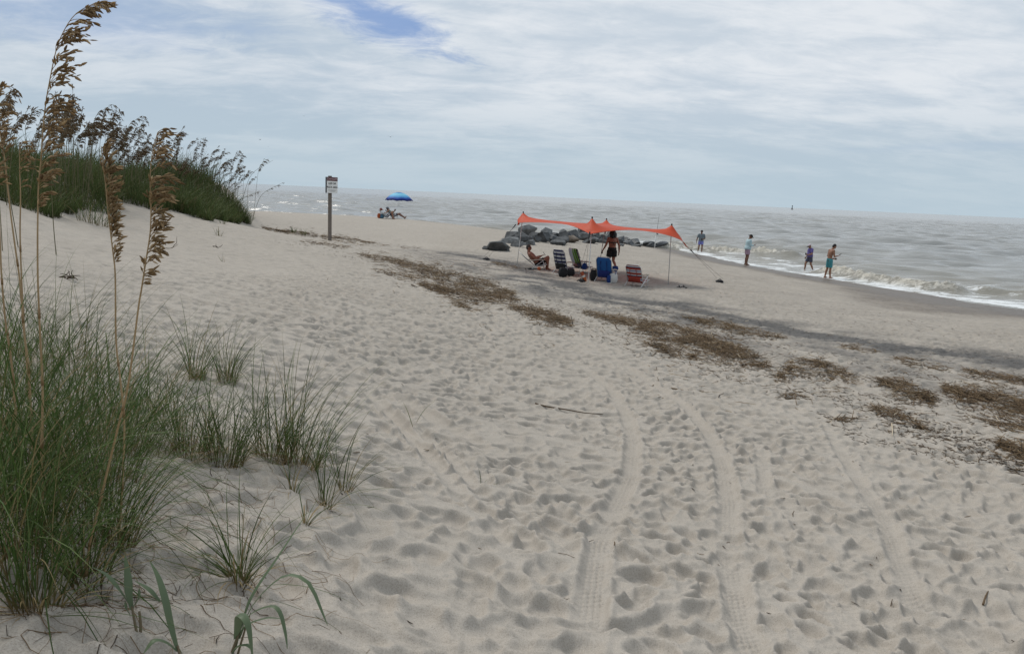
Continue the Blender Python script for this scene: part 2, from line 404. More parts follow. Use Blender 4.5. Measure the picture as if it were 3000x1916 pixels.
fm = sstep(math_node('ADD', fo, math_node('MULTIPLY', math_node('SUBTRACT', fn, 0.5), 1.5)), 0.38, 0.72)
fb = N('ShaderNodeBsdfDiffuse'); fn2 = noise(g, 2.2, 5, 0.6)
L(mixc(attr('silt'), mixc(fn2, (0.62, 0.64, 0.64), (0.85, 0.86, 0.86)), mixc(fn2, (0.30, 0.27, 0.21), (0.74, 0.70, 0.62))), fb.inputs[0])
mx = N('ShaderNodeMixShader'); L(math_node('MULTIPLY', fm, 0.95), mx.inputs[0]); L(b.outputs[0], mx.inputs[1]); L(fb.outputs[0], mx.inputs[2]); L(mx.outputs[0], o.inputs[0])

th = np.radians(np.concatenate([np.linspace(-75, -38, 40, endpoint=False), np.linspace(-38, 38, 860), np.linspace(38.4, 110, 60)]))
rr = [14.0]
while rr[-1] < 14000:
    x = rr[-1]; rr.append(x + (0.25 if x < 28 else 0.13 if x < 75 else max(0.13+(x-75)*0.0035, 0) if x < 400 else x*0.0042+ (x-400)*0.004))
rr = np.array(rr)
sx, sy = polar(th, rr); rad = np.hypot(sx, sy)
dep = -H0(sx, sy)
cell = np.interp(rad, rr, np.gradient(rr))
wz = np.zeros(sx.shape); wr = np.random.RandomState(5)
for k in range(46):
    lam = 1.5*(12.0/1.5)**wr.rand(); dirn = R(-100)+wr.normal(0, 0.42); ph = wr.rand()*6.28
    kx, ky = math.cos(dirn)/lam*2*math.pi, math.sin(dirn)/lam*2*math.pi
    a = 0.0078*lam**0.85*wr.uniform(.6, 1.3)*(1.45 if lam < 4 else 1.0)
    ok = smooth(lam, cell*2.0, cell*4.5)
    wob = 0.9*perlin(sx/11+k, sy/11-k, k)
    p_ = kx*sx+ky*sy+ph+wob
    wz += a*ok*(1.35*np.exp(np.sin(p_)*0.9)-1.55)*0.75
    del wob, p_
wz += 0.26*fbm(sx/24, sy/7, 3, 81)*smooth(cell, 3, 0.6)*smooth(dep, 0.4, 1.6)
shal = smooth(dep, 0.05, 0.95)
wz *= 0.10+0.90*shal
foam = np.zeros(sx.shape); silt = np.zeros(sx.shape)
def crest(pl, h, wf, wb, foamy, taper, seed):
    """a wave crest along a line: steep face towards the beach, long back"""
    global wz, foam, silt
    m = (rad > 20) & (rad < 110)
    x, y = sx[m], sy[m]
    wx = x+0.5*perlin(x/2.2, y/2.2, seed); wy = y+0.7*perlin(x/2.6, y/2.6, seed+1)
    d, arc, side = pdist(wx, wy, pl); tot = sum(np.linalg.norm(b_[:2]-a_[:2]) for a_, b_ in zip(pl[:-1], pl[1:]))
    e = smooth(arc, 0, taper)*smooth(arc, tot, tot-taper)*(0.75+0.5*perlin(arc/1.4, 0*arc, seed+3))
    s = side                                   # positive = away from the camera
    prof = np.where(s < 0, np.exp(-(d/wf)**2), np.exp(-(d/wb)**2))
    lump = 0.35+1.3*np.abs(fbm(x/0.5, y/0.4, 4, seed+5))
    wz[m] += h*e*prof
    if foamy:
        k = np.exp(-((s+wf*0.7)/(wf*1.15))**2)*e*np.exp(-np.maximum(d-wf*3, 0)**2*4)*foamy
        wz[m] += 0.24*k*lump
        foam[m] = np.maximum(foam[m], np.clip(k*(0.36+0.62*lump), 0, 1.05)); silt[m] = np.maximum(silt[m], np.clip(k*1.3, 0, 1))
        tr_ = np.exp(-((s+wf*3.2)/(wf*2.2))**2)*e*0.40*foamy*(0.6+0.9*fbm(x/0.8, y/0.3, 3, seed+8))
        foam[m] = np.maximum(foam[m], tr_)
Z0 = lambda l, z=0.0: [zpt(u, v, z) for u, v in l]
crest(Z0([(1880,727),(1960,731),(2065,737),(2190,748),(2260,753),(2360,760)]), 0.42, 0.42, 1.5, 1.0, 1.2, 101)
crest(Z0([(2395,796),(2450,806),(2560,826),(2700,845),(2860,857)]), 0.46, 0.40, 1.5, 1.0, 1.4, 111)
crest(Z0([(2800,848),(2900,858),(3000,868),(3150,880)]), 0.42, 0.55, 1.6, 0.12, 1.5, 121)
crest(Z0([(2060,708),(2150,713),(2260,719),(2330,724)]), 0.50, 0.6, 1.8, 0.10, 1.5, 131)
crest(Z0([(2380,728),(2560,738),(2760,752)]), 0.34, 0.6, 1.8, 0.05, 2.0, 141)
crest(Z0([(1940,716),(2010,720),(2050,722)]), 0.34, 0.5, 1.5, 0.8, 0.8, 151)
# the swash: white along the edge, broken sheets of foam behind it
n_e = fbm(sx/1.7, sy/1.7, 4, 91); n_f = fbm(sx/1.6+0.3*sy, sy/0.7, 5, 95)
edge = smooth(dep, -0.03, -0.005)*smooth(dep+n_e*0.09, 0.20, 0.04)
sheet = smooth(dep, 0.0, 0.06)*smooth(dep, 0.75, 0.22)*np.clip(0.30+0.9*n_f, 0, 0.75)
nearcam = smooth(rad, 110, 70)
foam = np.maximum(foam, np.maximum(edge*(0.62+0.5*n_f), sheet)*nearcam)
caps = smooth(fbm(sx/9, sy/2.5, 4, 99), 0.62, 0.95)*smooth(rad, 600, 60)*smooth(dep, 0.5, 1.2)*0.42*(0.12+0.88*smooth(sx, -6, 6))
foam = np.maximum(foam, caps)
wz = wz + 0.0
nearm = smooth(dep, 1.9, 0.2)
sv = np.stack([sx.ravel(), sy.ravel(), wz.ravel()], 1)
# leave out the sheet where it would lie deep under the beach
F_ = grid_faces(len(rr), len(th)); dl = dep.ravel(); keep = (dl[F_].max(1) > -0.25)
F_ = F_[keep]; used = np.zeros(len(sv), bool); used[F_.ravel()] = True; idx = np.cumsum(used)-1
me = np_mesh('sea', sv[used], idx[F_][:, ::-1].copy(), {'foam': foam.ravel()[used], 'silt': silt.ravel()[used], 'near': nearm.ravel()[used]})
sea = link('sea_water', me, m_sea, None, True); tag(sea, kind='structure')
print('verts', len(v), len(me.vertices))

# ------------------------------------------------------------------ shape collector
class MB:
    def __init__(s): s.v = []; s.f = []; s.a = []
    def add(s, v, f, a=0.0):
        o = sum(len(x) for x in s.v); v = np.asarray(v, float); s.v.append(v)
        s.f += [[int(i)+o for i in q] for q in f]; s.a.append(np.full(len(v), a) if np.isscalar(a) else np.asarray(a, float)); return s
    def tube(s, pts, r, n=8, caps=True, a=0.0, flat=1.0):
        pts = np.asarray(pts, float); m = len(pts); r = np.full(m, r) if np.isscalar(r) else np.asarray(r, float)
        t = np.gradient(pts, axis=0); t /= np.linalg.norm(t, axis=1)[:,None]+1e-12
        ref = np.array([0, 0, 1.0]) if abs(t[:,2]).mean() < 0.8 else np.array([0, 1.0, 0])
        u = np.cross(t, ref); u /= np.linalg.norm(u, axis=1)[:,None]+1e-12; w = np.cross(t, u)
        an = np.arange(n)/n*2*np.pi
        V = pts[:,None]+r[:,None,None]*(u[:,None]*np.cos(an)[None,:,None]+flat*w[:,None]*np.sin(an)[None,:,None])
        f = [(i*n+k, i*n+(k+1) % n, (i+1)*n+(k+1) % n, (i+1)*n+k) for i in range(m-1) for k in range(n)]
        if caps: f += [tuple(range(n))[::-1], tuple((m-1)*n+k for k in range(n))]
        return s.add(V.reshape(-1, 3), f, a if np.isscalar(a) else np.repeat(a, n))
    def loft(s, rings, a=0.0):
        rings = np.asarray(rings, float); m, n = rings.shape[:2]
        f = [(i*n+k, i*n+(k+1) % n, (i+1)*n+(k+1) % n, (i+1)*n+k) for i in range(m-1) for k in range(n)]
        f += [tuple(range(n))[::-1], tuple((m-1)*n+k for k in range(n))]
        return s.add(rings.reshape(-1, 3), f, a)
    def box(s, c, d, rot=None, bev=0.0, a=0.0):
        x, y, z = np.array(d)/2.0; b = min(bev, x*.9, y*.9, z*.9)
        if b <= 0:
            V = np.array([[i*x, j*y, k*z] for k in (-1, 1) for i, j in ((-1, -1), (1, -1), (1, 1), (-1, 1))])
            f = [(3, 2, 1, 0), (4, 5, 6, 7), (0, 1, 5, 4), (1, 2, 6, 5), (2, 3, 7, 6), (3, 0, 4, 7)]
        else:
            sec = [(x-b, -y), (x, -y+b), (x, y-b), (x-b, y), (-x+b, y), (-x, y-b), (-x, -y+b), (-x+b, -y)]
            ins = [(p*(x-b)/x if abs(p) == x else p, q*(y-b)/y if abs(q) == y else q) for p, q in sec]
            V = np.array([[p, q, -z] for p, q in ins]+[[p, q, -z+b] for p, q in sec]+[[p, q, z-b] for p, q in sec]+[[p, q, z] for p, q in ins])
            f = [tuple(range(8))[::-1], tuple(range(24, 32))]+[(i*8+k, i*8+(k+1) % 8, (i+1)*8+(k+1) % 8, (i+1)*8+k) for i in range(3) for k in range(8)]
        if rot is not None: V = V@np.array(rot).T
        return s.add(V+np.array(c), f, a)
    def ball(s, c, r, n=12, m=8, rot=None, a=0.0):
        r = np.full(3, r) if np.isscalar(r) else np.asarray(r, float)
        ph = np.linspace(0.12, math.pi-0.12, m); an = np.arange(n)/n*2*np.pi
        V = np.stack([np.sin(ph)[:,None]*np.cos(an)[None], np.sin(ph)[:,None]*np.sin(an)[None], np.cos(ph)[:,None]*np.ones(n)[None]], -1)*r
        if rot is not None: V = V@np.array(rot).T
        return s.loft(V[::-1]+np.array(c), a)
    def build(s, name, m, parent=None, sm=False, loc=None, an='s'):
        me = bpy.data.meshes.new(name); V = np.concatenate(s.v); me.from_pydata(V.tolist(), [], s.f)
        at_ = me.attributes.new(an, 'FLOAT', 'POINT'); at_.data.foreach_set('value', np.concatenate(s.a).astype(np.float32))
        me.update(); o = link(name, me, m, parent, sm)
        if loc is not None: o.location = loc
        return o
def kids(o): return [x for x in COL.objects if x.parent is o]
def copy_tree(o, parent=None):
    c = o.copy(); COL.objects.link(c)
    if parent is not None: c.parent = parent
    for ch in list(o.children): copy_tree(ch, c)
    return c
def rotz(a): c, s = math.cos(a), math.sin(a); return np.array([[c, -s, 0], [s, c, 0], [0, 0, 1.0]])
def unit(v): v = np.asarray(v, float); return v/(np.linalg.norm(v)+1e-12)
def bez(p, n=12):
    """smooth curve through points"""
    p = np.asarray(p, float); m = len(p); q = np.concatenate([[2*p[0]-p[1]], p, [2*p[-1]-p[-2]]]); o_ = []
    for i in range(m-1):
        a, b_, c_, d_ = q[i:i+4]; k = max(2, n//(m-1))
        for t in np.linspace(0, 1, k, endpoint=False):
            o_.append(0.5*((2*b_)+(-a+c_)*t+(2*a-5*b_+4*c_-d_)*t*t+(-a+3*b_-3*c_+d_)*t**3))
    o_.append(p[-1]); return np.array(o_)

# ------------------------------------------------------------------ grass blades
def blades(base, az, tilt, length, width, droop, K=8, rnd=None, wind=(0.35, 0.0), seed=0, fold=0.0):
    n = len(base); t = np.linspace(0, 1, K)[None]
    r_ = np.random.RandomState(seed)
    ang = tilt[:,None]+droop[:,None]*t**1.7
    ds = length[:,None]/(K-1)
    hx = np.sin(ang)*np.cos(az)[:,None]; hy = np.sin(ang)*np.sin(az)[:,None]; hzv = np.cos(ang)
    hx = hx+wind[0]*t**1.2; hy = hy+wind[1]*t**1.2
    nn = np.sqrt(hx*hx+hy*hy+hzv*hzv); hx, hy, hzv = hx/nn, hy/nn, hzv/nn
    P_ = np.stack([hx, hy, hzv], -1)*ds[...,None]; P_ = np.cumsum(P_, 1)-P_[:, :1]; P_ = base[:,None]+P_
    a2 = az+math.pi/2+r_.normal(0, 0.9, n); S = np.stack([np.cos(a2), np.sin(a2), 0*a2], -1)
    w = width[:,None]*np.clip(0.75+0.6*t, 0, 1)*(1-t**2.4*0.93)*0.5
    V = np.stack([P_-S[:,None]*w[...,None], P_+S[:,None]*w[...,None]], 2).reshape(-1, 3)
    k = np.arange(K-1); b0 = (np.arange(n)*K*2)[:,None]
    F_ = np.stack([b0+2*k, b0+2*k+1, b0+2*k+3, b0+2*k+2], -1).reshape(-1, 4)
    if rnd is None: rnd = r_.rand(n)
    a = np.repeat(rnd[:,None]*1.0+0*t, 2, axis=1).reshape(-1)
    tt = np.repeat((t+0*rnd[:,None])[:, :, None], 2, axis=2).reshape(-1)
    a = np.repeat((rnd[:,None]+0*t)[:, :, None], 2, axis=2).reshape(-1)
    return V, F_, a, tt
def grass_obj(name, parts, m, parent=None, loc=None):
    vs, fs_, as_, ts = [], [], [], []; o_ = 0
    for V, F_, a, t in parts: vs.append(V); fs_.append(F_+o_); as_.append(a); ts.append(t); o_ += len(V)
    V = np.concatenate(vs)
    if loc is not None: V = V-np.asarray(loc)
    me = np_mesh(name, V, np.concatenate(fs_), {'rnd': np.concatenate(as_), 't': np.concatenate(ts)})
    o = link(name, me, m, parent, True)
    if loc is not None: o.location = loc
    return o
def grass_mat(name, greens, straw, base_col, straw_part=0.14, transl=0.25):
    m, b, o = new_mat(name)
    r = N('ShaderNodeValToRGB'); L(attr('rnd'), r.inputs[0]); cr = r.color_ramp
    st = [(0.0, straw), (straw_part*0.6, tuple(0.6*a_+0.4*b_ for a_, b_ in zip(straw, greens[0]))), (straw_part, greens[0]), (0.55, greens[1]), (1.0, greens[2])]
    while len(cr.elements) < len(st): cr.elements.new(0.5)
    for e, (p, c_) in zip(cr.elements, st): e.position = p; e.color = (*c_, 1)
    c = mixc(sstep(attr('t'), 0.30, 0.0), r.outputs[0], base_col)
    c = mixc(math_node('MULTIPLY', sstep(attr('t'), 0.80, 1.0), 0.45), c, straw)
    L(c, b.inputs['Base Color']); b.inputs['Roughness'].default_value = 0.6; b.inputs['Specular IOR Level'].default_value = 0.12
    t = N('ShaderNodeBsdfTranslucent'); L(c, t.inputs[0]); mx = N('ShaderNodeMixShader'); mx.inputs[0].default_value = transl
    L(b.outputs[0], mx.inputs[1]); L(t.outputs[0], mx.inputs[2]); L(mx.outputs[0], o.inputs[0])
    return m
m_grass = grass_mat('beach_grass_blade', [(0.032, 0.054, 0.012), (0.052, 0.090, 0.022), (0.125, 0.172, 0.060)], (0.30, 0.225, 0.115), (0.15, 0.11, 0.05), 0.16)
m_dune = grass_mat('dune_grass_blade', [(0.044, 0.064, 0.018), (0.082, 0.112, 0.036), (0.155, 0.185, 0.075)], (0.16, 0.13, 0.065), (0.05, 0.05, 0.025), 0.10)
m_oatstem = ramp_mat('sea_oat_straw', [(0, (0.26, 0.165, 0.075)), (0.5, (0.33, 0.225, 0.115)), (1, (0.21, 0.13, 0.06))], 's', 0.5)
m_oathead = ramp_mat('sea_oat_seed', [(0, (0.18, 0.112, 0.052)), (0.45, (0.36, 0.245, 0.125)), (0.85, (0.52, 0.385, 0.22)), (1, (0.60, 0.48, 0.31))], 'rnd', 0.6, 0.46)
m_oatfar = ramp_mat('dune_oat_seed', [(0, (0.15, 0.105, 0.062)), (0.6, (0.28, 0.205, 0.125)), (1, (0.42, 0.32, 0.21))], 'rnd', 0.6, 0.45)
m_oatfarstem = ramp_mat('dune_oat_straw', [(0, (0.10, 0.095, 0.05)), (1, (0.17, 0.145, 0.08))], 's', 0.6)

def ground_pts(poly, n, seed):
    r_ = np.random.RandomState(seed); poly = np.array(poly, float); lo, hi = poly.min(0), poly.max(0); o_ = []
    while len(o_) < n:
        p = lo+(hi-lo)*r_.rand(2); ins = False; j = len(poly)-1
        for i in range(len(poly)):
            if (poly[i,1] > p[1]) != (poly[j,1] > p[1]) and p[0] < (poly[j,0]-poly[i,0])*(p[1]-poly[i,1])/(poly[j,1]-poly[i,1])+poly[i,0]: ins = not ins
            j = i
        if ins: o_.append(at(*p))
    return np.array(o_)
def tuft(center, n, rad, lmin, lmax, seed, wmin=.0028, wmax=.0056, spread=0.30, droop=(0.25, 1.3), wind=(0.34, -0.02), low=0.0, K=9):
    r_ = np.random.RandomState(seed); th_ = r_.rand(n)*6.283; rd = rad*np.sqrt(r_.rand(n))
    b_ = np.stack([center[0]+rd*np.cos(th_), center[1]+rd*np.sin(th_), 0*th_], 1); b_[:,2] = surface(b_[:,0], b_[:,1])[0]-0.015
    az = th_+r_.normal(0, 0.8, n); tilt = np.abs(r_.normal(0, spread, n))+0.05; ln = r_.uniform(lmin, lmax, n)*r_.choice([1, 1, .75, .5], n)
    dr = r_.uniform(*droop, n)
    if low:
        m = r_.rand(n) < low; tilt[m] += r_.uniform(.5, 1.0, m.sum()); dr[m] += 0.5
    return blades(b_, az, tilt, ln, r_.uniform(wmin, wmax, n), dr, K, wind=wind, seed=seed+1)

# the dense bank of grass in the left foreground reads as one mass
bank = []
bp = ground_pts([(-140,1240),(20,1080),(200,1090),(430,1150),(540,1250),(520,1330),(420,1390),(360,1500),(330,1640),(190,1640),(60,1690),(-140,1780)], 58, 21)
for i, p in enumerate(bp):
    d = np.linalg.norm(p[:2]); sc = 1.0
    bank.append(tuft(p, 34, 0.09, 0.40, 0.95, 300+i, wmin=.0026, wmax=.0052, low=0.26, spread=0.36, droop=(.4, 2.3), wind=(0.36, 0.0)))
for i, (u, v) in enumerate([(60,1560),(150,1600),(110,1450),(230,1520),(20,1380),(190,1380),(290,1440),(330,1340),(90,1280),(240,1270),(380,1290),(10,1480),(-40,1330),(-60,1600),(-30,1700)]):
    bank.append(tuft(at(u, v), 44, 0.09, 0.55, 1.05, 500+i, wmin=.0028, wmax=.0058, low=0.28, spread=0.34, droop=(.4, 2.2), wind=(0.34, 0.0)))
for i, (u, v) in enumerate([(-60,1080),(10,1050),(70,1040),(130,1075),(190,1060),(-20,1130),(50,1150),(250,1110)]):
    bank.append(tuft(at(u, v), 52, 0.14, 0.55, 1.05, 560+i, wmin=.0026, wmax=.0052, low=0.15, spread=0.3, droop=(.4, 2.0), wind=(0.40, 0.0)))
o = grass_obj('beach_grass', bank, m_grass); tag(o, 'dense bank of long green beach grass in the lower left foreground', 'beach grass', None, 'stuff')

CL = [((575,1115), 62, .06, .45, .78, 'small tuft of upright green grass at the top of a low sand ledge'),
      ((668,1118), 80, .07, .40, .72, 'bushy grass tuft beside the narrower tuft on the sand ledge'),
      ((560,1330), 90, .10, .45, .72, 'dark green grass tuft just right of the dense grass bank'),
      ((660,1350), 120, .11, .45, .78, 'tall dark grass tuft with vertical blades above the bare sand hollow'),
      ((800,1350), 100, .10, .5, .85, 'spreading grass tuft with brown stubble at its base'),
      ((880,1365), 110, .11, .5, .92, 'wide grass tuft with the longest blades leaning right over the sand'),
      ((950,1480), 26, .03, .35, .62, 'thin yellow-based grass sprout at the right edge of the tufts'),
      ((1010,1450), 22, .03, .40, .70, 'thin dark grass sprout leaning far right over dead reed bits'),
      ((860,1445), 14, .02, .18, .30, 'short dark grass shoot bent low between the tall tufts'),
      ((895,1545), 8, .01, .16, .26, 'tiny single grass shoot standing alone on bare sand'),
      ((700,1710), 46, .035, .30, .56, 'grass tuft with brown base and blades sprawling low to the left'),
      ((105,1790), 80, .06, .40, .70, 'grass clump with thick reddish straw base at the lower left'),
      ((255,1700), 60, .06, .3, .6, 'grass clump around the foot of the leaning sea oat stalk'),
      ((345,1600), 60, .05, .35, .7, 'grass clump at the foot of the stalk right of the dense bank')]
for i, ((u, v), n, rd, l0, l1, lab) in enumerate(CL):
    p = at(u, v); ps = [tuft(p, int(n*1.35), rd*1.0, l0, l1, 700+3*i, low=0.14, spread=0.33, wind=(0.38, -0.02))]
    if i == 10:
        r_ = np.random.RandomState(8); kk = 26; ps.append(blades(np.tile(p+np.array([0, 0, .004]), (kk, 1))+r_.normal(0, .02, (kk, 3))*[1, 1, 0], r_.normal(3.0, .55, kk), r_.uniform(.9, 1.3, kk), r_.uniform(.25, .5, kk), r_.uniform(.003, .006, kk), r_.uniform(.1, .5, kk), 9, wind=(0, 0), seed=3))
    t = empty('grass_tuft', (p[0], p[1], p[2]), 0, lab, 'grass tuft', 'grass tufts on the foreground sand')
    gb = grass_obj('leaf_blades', ps, m_grass, t); gb.matrix_parent_inverse = Matrix.Translation(-Vector(p))
    # dead sheaths round the base
    r_ = np.random.RandomState(900+i); k = max(8, n//3); a_ = r_.rand(k)*6.28; rd_ = rd*0.8*np.sqrt(r_.rand(k))
    b_ = np.stack([p[0]+rd_*np.cos(a_), p[1]+rd_*np.sin(a_), 0*a_], 1); b_[:,2] = surface(b_[:,0], b_[:,1])[0]-0.01
    dd = blades(b_, a_, r_.uniform(.1, 1.2, k), r_.uniform(.07, .24, k), r_.uniform(.004, .008, k), r_.uniform(.3, 1.6, k), 6, rnd=0*a_, seed=i)
    gs = grass_obj('dead_sheaths', [dd], m_grass, t); gs.matrix_parent_inverse = Matrix.Translation(-Vector(p))
# sprigs out on the open sand
SP = [((650,655), 16, .55, 'pale spindly grass sprig just below the dune edge'), ((640,690), 14, .5, 'small dry grass sprig on the dune slope below the grass'), ((655,770), 6, .25, 'tiny green shoot alone on the smooth dune slope'),
      ((860,683), 26, .5, 'pale wispy grass tuft left of the danger sign post'), ((890,690), 20, .45, 'pale wispy grass tuft between the dune edge and the sign post'),
      ((280,660), 90, .8, 'grey-green grass clump spilling from the foot of the dune'), ((1215,1250), 4, .42, 'single thin blade bent right on the rippled sand'), ((1420,1420), 4, .20, 'short green blade lying tilted on the tracked sand')]
for i, ((u, v), n, l1, lab) in enumerate(SP):
    p, d = on(u, v); o = grass_obj('grass_sprig', [tuft(p, n, .02+.0035*n, l1*.5, l1, 1000+i, wmin=.002+.0004*d, wmax=.003+.0005*d, spread=.4, droop=(.2, .9))], m_grass, None, tuple(p))
    tag(o, lab, 'grass sprig', 'grass sprigs on the open sand')

# grass on the dune: one mass
r_ = np.random.RandomState(77)
toe = np.array([at(u, v)[:2] for u, v in [(-260,560),(-120,575),(0,590),(110,628),(190,640),(250,625),(330,612),(430,612),(540,628),(620,650),(690,655),(745,664)]])
n = 30000
seg = np.linalg.norm(np.diff(toe, axis=0), axis=1); cs = np.concatenate([[0], np.cumsum(seg)])
s_ = r_.rand(n)*cs[-1]; bx = np.interp(s_, cs, toe[:,0]); by = np.interp(s_, cs, toe[:,1])
back = 0.15+8.0*r_.rand(n)**1.6
back += 1.0*fbm(s_/1.5, 0*s_, 3, 3)
bx = bx-back*0.96; by = by+back*0.22
bz = H0(bx, by)-0.03
endf = smooth(s_, cs[-1]+.3, cs[-1]-1.2)
clump = np.clip(0.78+0.85*fbm(bx/1.0, by/1.0, 3, 44), .35, 1.5)
ln = (r_.uniform(.5, 1.25, n)+.25*smooth(by, 24, 31))*clump*(0.8+0.2*endf)*(0.75+0.25*np.clip(back/1.5, 0, 1))
dist_ = np.hypot(bx, by)
parts = [blades(np.stack([bx, by, bz], 1), r_.rand(n)*6.28, np.abs(r_.normal(.1, .28, n)), ln, 0.0045+0.00042*dist_*r_.uniform(.6, 1.3, n), r_.uniform(.3, 1.5, n), 6, rnd=np.clip(.14+.62*r_.rand(n)**1.3+.42*fbm(bx/.7, by/.7, 3, 48), 0, 1)*(r_.rand(n) > .05), wind=(0.42, -0.05), seed=5)]
o = grass_obj('dune_grass', parts, m_dune); tag(o, 'thick dark green grass covering the dune on the left', 'dune grass', None, 'stuff')

# ------------------------------------------------------------------ sea oats
def spikelets(pos, dirs, nrm, ln, wd, rnd):
    n = len(pos); d = dirs/np.linalg.norm(dirs, axis=1)[:,None]; s = np.cross(d, nrm); s /= np.linalg.norm(s, axis=1)[:,None]+1e-9; q = np.cross(d, s)
    l = ln[:,None]; w = wd[:,None]
    V = np.stack([pos, pos+d*l*.32+s*w*.5, pos+d*l*.32-s*w*.5, pos+d*l*.36+q*w*.2, pos+d*l*.36-q*w*.2, pos+d*l*.7+s*w*.36, pos+d*l*.7-s*w*.36, pos+d*l*.72+q*w*.14, pos+d*l*.72-q*w*.14, pos+d*l], 1)
    T = [(0,1,3),(0,3,2),(0,4,1),(0,2,4),(1,5,7,3),(3,7,6,2),(1,4,8,5),(4,2,6,8),(5,9,7),(7,9,6),(5,8,9),(8,6,9)]
    f3 = np.array([t for t in T if len(t) == 3]); f4 = np.array([t for t in T if len(t) == 4]); b0 = (np.arange(n)*10)[:,None,None]
    return V.reshape(-1, 3), (b0+f3[None]).reshape(-1, 3), (b0+f4[None]).reshape(-1, 4), np.repeat(rnd, 10)
def oat_head(path, nbr, bl, spn, sl, seed, side=(1, 0, 0), drop=0.5, spread=0.35):
    """seed head along the path (base to tip): arching branchlets carrying flat spikelets"""
    r_ = np.random.RandomState(seed); path = np.asarray(path, float); m = len(path)
    t = np.sort(r_.rand(nbr)); idx = t*(m-1); i0 = np.clip(idx.astype(int), 0, m-2); fr = (idx-i0)[:,None]
    p0 = path[i0]*(1-fr)+path[i0+1]*fr; ax = path[i0+1]-path[i0]; ax /= np.linalg.norm(ax, axis=1)[:,None]
    a = r_.rand(nbr)*6.28; rad = np.stack([np.cos(a), np.sin(a), 0*a], 1)*spread*2
    d0 = ax*0.9+np.asarray(side)[None]*r_.uniform(.25, 1.0, nbr)[:,None]+rad*r_.rand(nbr)[:,None]
    d0 /= np.linalg.norm(d0, axis=1)[:,None]
    L_ = bl*(0.35+0.65*np.sin(np.pi*np.clip(0.12+0.88*(1-t), 0, 1))**0.7)*r_.uniform(.45, 1.35, nbr)
    pos, dr, nr, ln, rn = [], [], [], [], []
    wires = MB()
    for k in range(nbr):
        K_ = 6; p = p0[k].copy(); d = d0[k].copy(); pl = [p.copy()]
        for j in range(K_):
            p = p+d*L_[k]/K_; d = unit(d+np.array([0, 0, -1])*drop*r_.uniform(.12, .34)+np.asarray(side)*0.05+r_.normal(0, .06, 3)); pl.append(p.copy())
        wires.tube(np.array(pl), np.linspace(.0011, .0006, len(pl))*sl/.026, 4, False)
        pl = np.array(pl)
        ns = max(2, int(spn*L_[k]/bl+r_.rand()))
        for q in range(ns):
            f = 0.25+0.75*(q+0.5)/ns; ii = min(int(f*K_), K_-1); pp = pl[ii]+(pl[ii+1]-pl[ii])*(f*K_-ii); dd = unit(pl[ii+1]-pl[ii])
            sd = unit(r_.normal(0, 1, 3)); pos.append(pp); dr.append(unit(dd+sd*0.55+np.array([0, 0, -.25])*drop)); nr.append(sd+np.array([.3, 1, .2])); ln.append(sl*r_.uniform(.7, 1.25)); rn.append(np.clip(r_.normal(.45, .25), 0, 1))
    V, f3, f4, rn_ = spikelets(np.array(pos), np.array(dr), np.array(nr), np.array(ln), np.array(ln)*r_.uniform(.24, .36, len(ln)), np.array(rn))
    wv = np.concatenate(wires.v); off = len(V)
    wf = np.array([q for q in wires.f if len(q) == 4], int)+off
    return np.concatenate([V, wv]), f3, np.concatenate([f4, wf]), np.concatenate([rn_, np.full(len(wv), .5)])
def pxpath(l, d0, d1=None):
    d1 = d0 if d1 is None else d1; n = len(l); return np.array([px(u, v, d0+(d1-d0)*i/(n-1)) for i, (u, v) in enumerate(l)])
def oat(stem_px, head_px, d, lab, nbr, bl, spn, sl, seed, foot=None, sp=0.35, drop=.5, r0_=.0042, d1=None):
    if foot is not None: p, d = on(*foot); stem_px = [foot]+stem_px
    st = bez(pxpath(stem_px+head_px[:1], d, d1), 40); hp = bez(pxpath(head_px, d if d1 is None else d1), 30)
    base = st[0].copy()
    t = empty('sea_oat', tuple(base), 0, lab, 'sea oat', 'sea oats in the foreground')
    b_ = MB(); full = np.concatenate([st, hp[1:]]); rr_ = np.linspace(r0_, .0011, len(full)); b_.tube(full-base, rr_, 7, True, np.clip(.5+.5*fbm(np.linspace(0, 9, len(full)), np.full(len(full), seed*1.3), 2, 1), 0, 1))
    for q in (0.18, 0.36, 0.56):
        i = int(q*len(st)); b_.tube(full[i:i+2]-base, rr_[i]*1.35, 7, True, 1.0)
    b_.build('stem', m_oatstem, t, True)
    V, f3, f4, rn = oat_head(hp, nbr, bl, spn, sl, seed, drop=drop, spread=sp)
    me = np_mesh('seed_head', V-base, [f3, f4], {'rnd': rn}); link('seed_head', me, m_oathead, t, False)
    return t
oat([(122,1315),(125,1157),(118,990),(111,825),(110,700)], [(111,610),(113,540),(120,470),(124,400),(133,310),(146,235),(164,150),(188,90),(224,40),(282,8)], 2.45, 'tallest sea oat with a long dark seed head curving right at its tip', 105, .085, 6, .026, 1, foot=(128,1560))
oat([(262,1600),(281,1518),(346,1250),(375,1130),(405,905)], [(414,850),(428,760),(440,680),(442,600),(440,520),(446,450),(462,388)], 2.6, 'leaning sea oat on a reddish stalk, its ragged head beside the dune grass', 74, .066, 6, .026, 2, foot=(252,1690), drop=.75)
oat([(357,1440),(364,1250),(352,1110),(340,1000),(338,830)], [(336,780),(326,700),(316,620),(309,540),(301,480),(297,430)], 2.9, 'sea oat with a narrow upright tan head left of the reddish leaning stalk', 70, .045, 6, .025, 3, foot=(346,1600), sp=.15, drop=.3)
oat([(85,1095),(70,970),(58,825),(41,700),(27,592)], [(14,469),(6,420),(-6,370),(-18,310),(-22,270)], 2.7, 'sea oat stalk at the left edge with its head cut off by the frame', 34, .06, 5, .026, 4, foot=(100,1400))
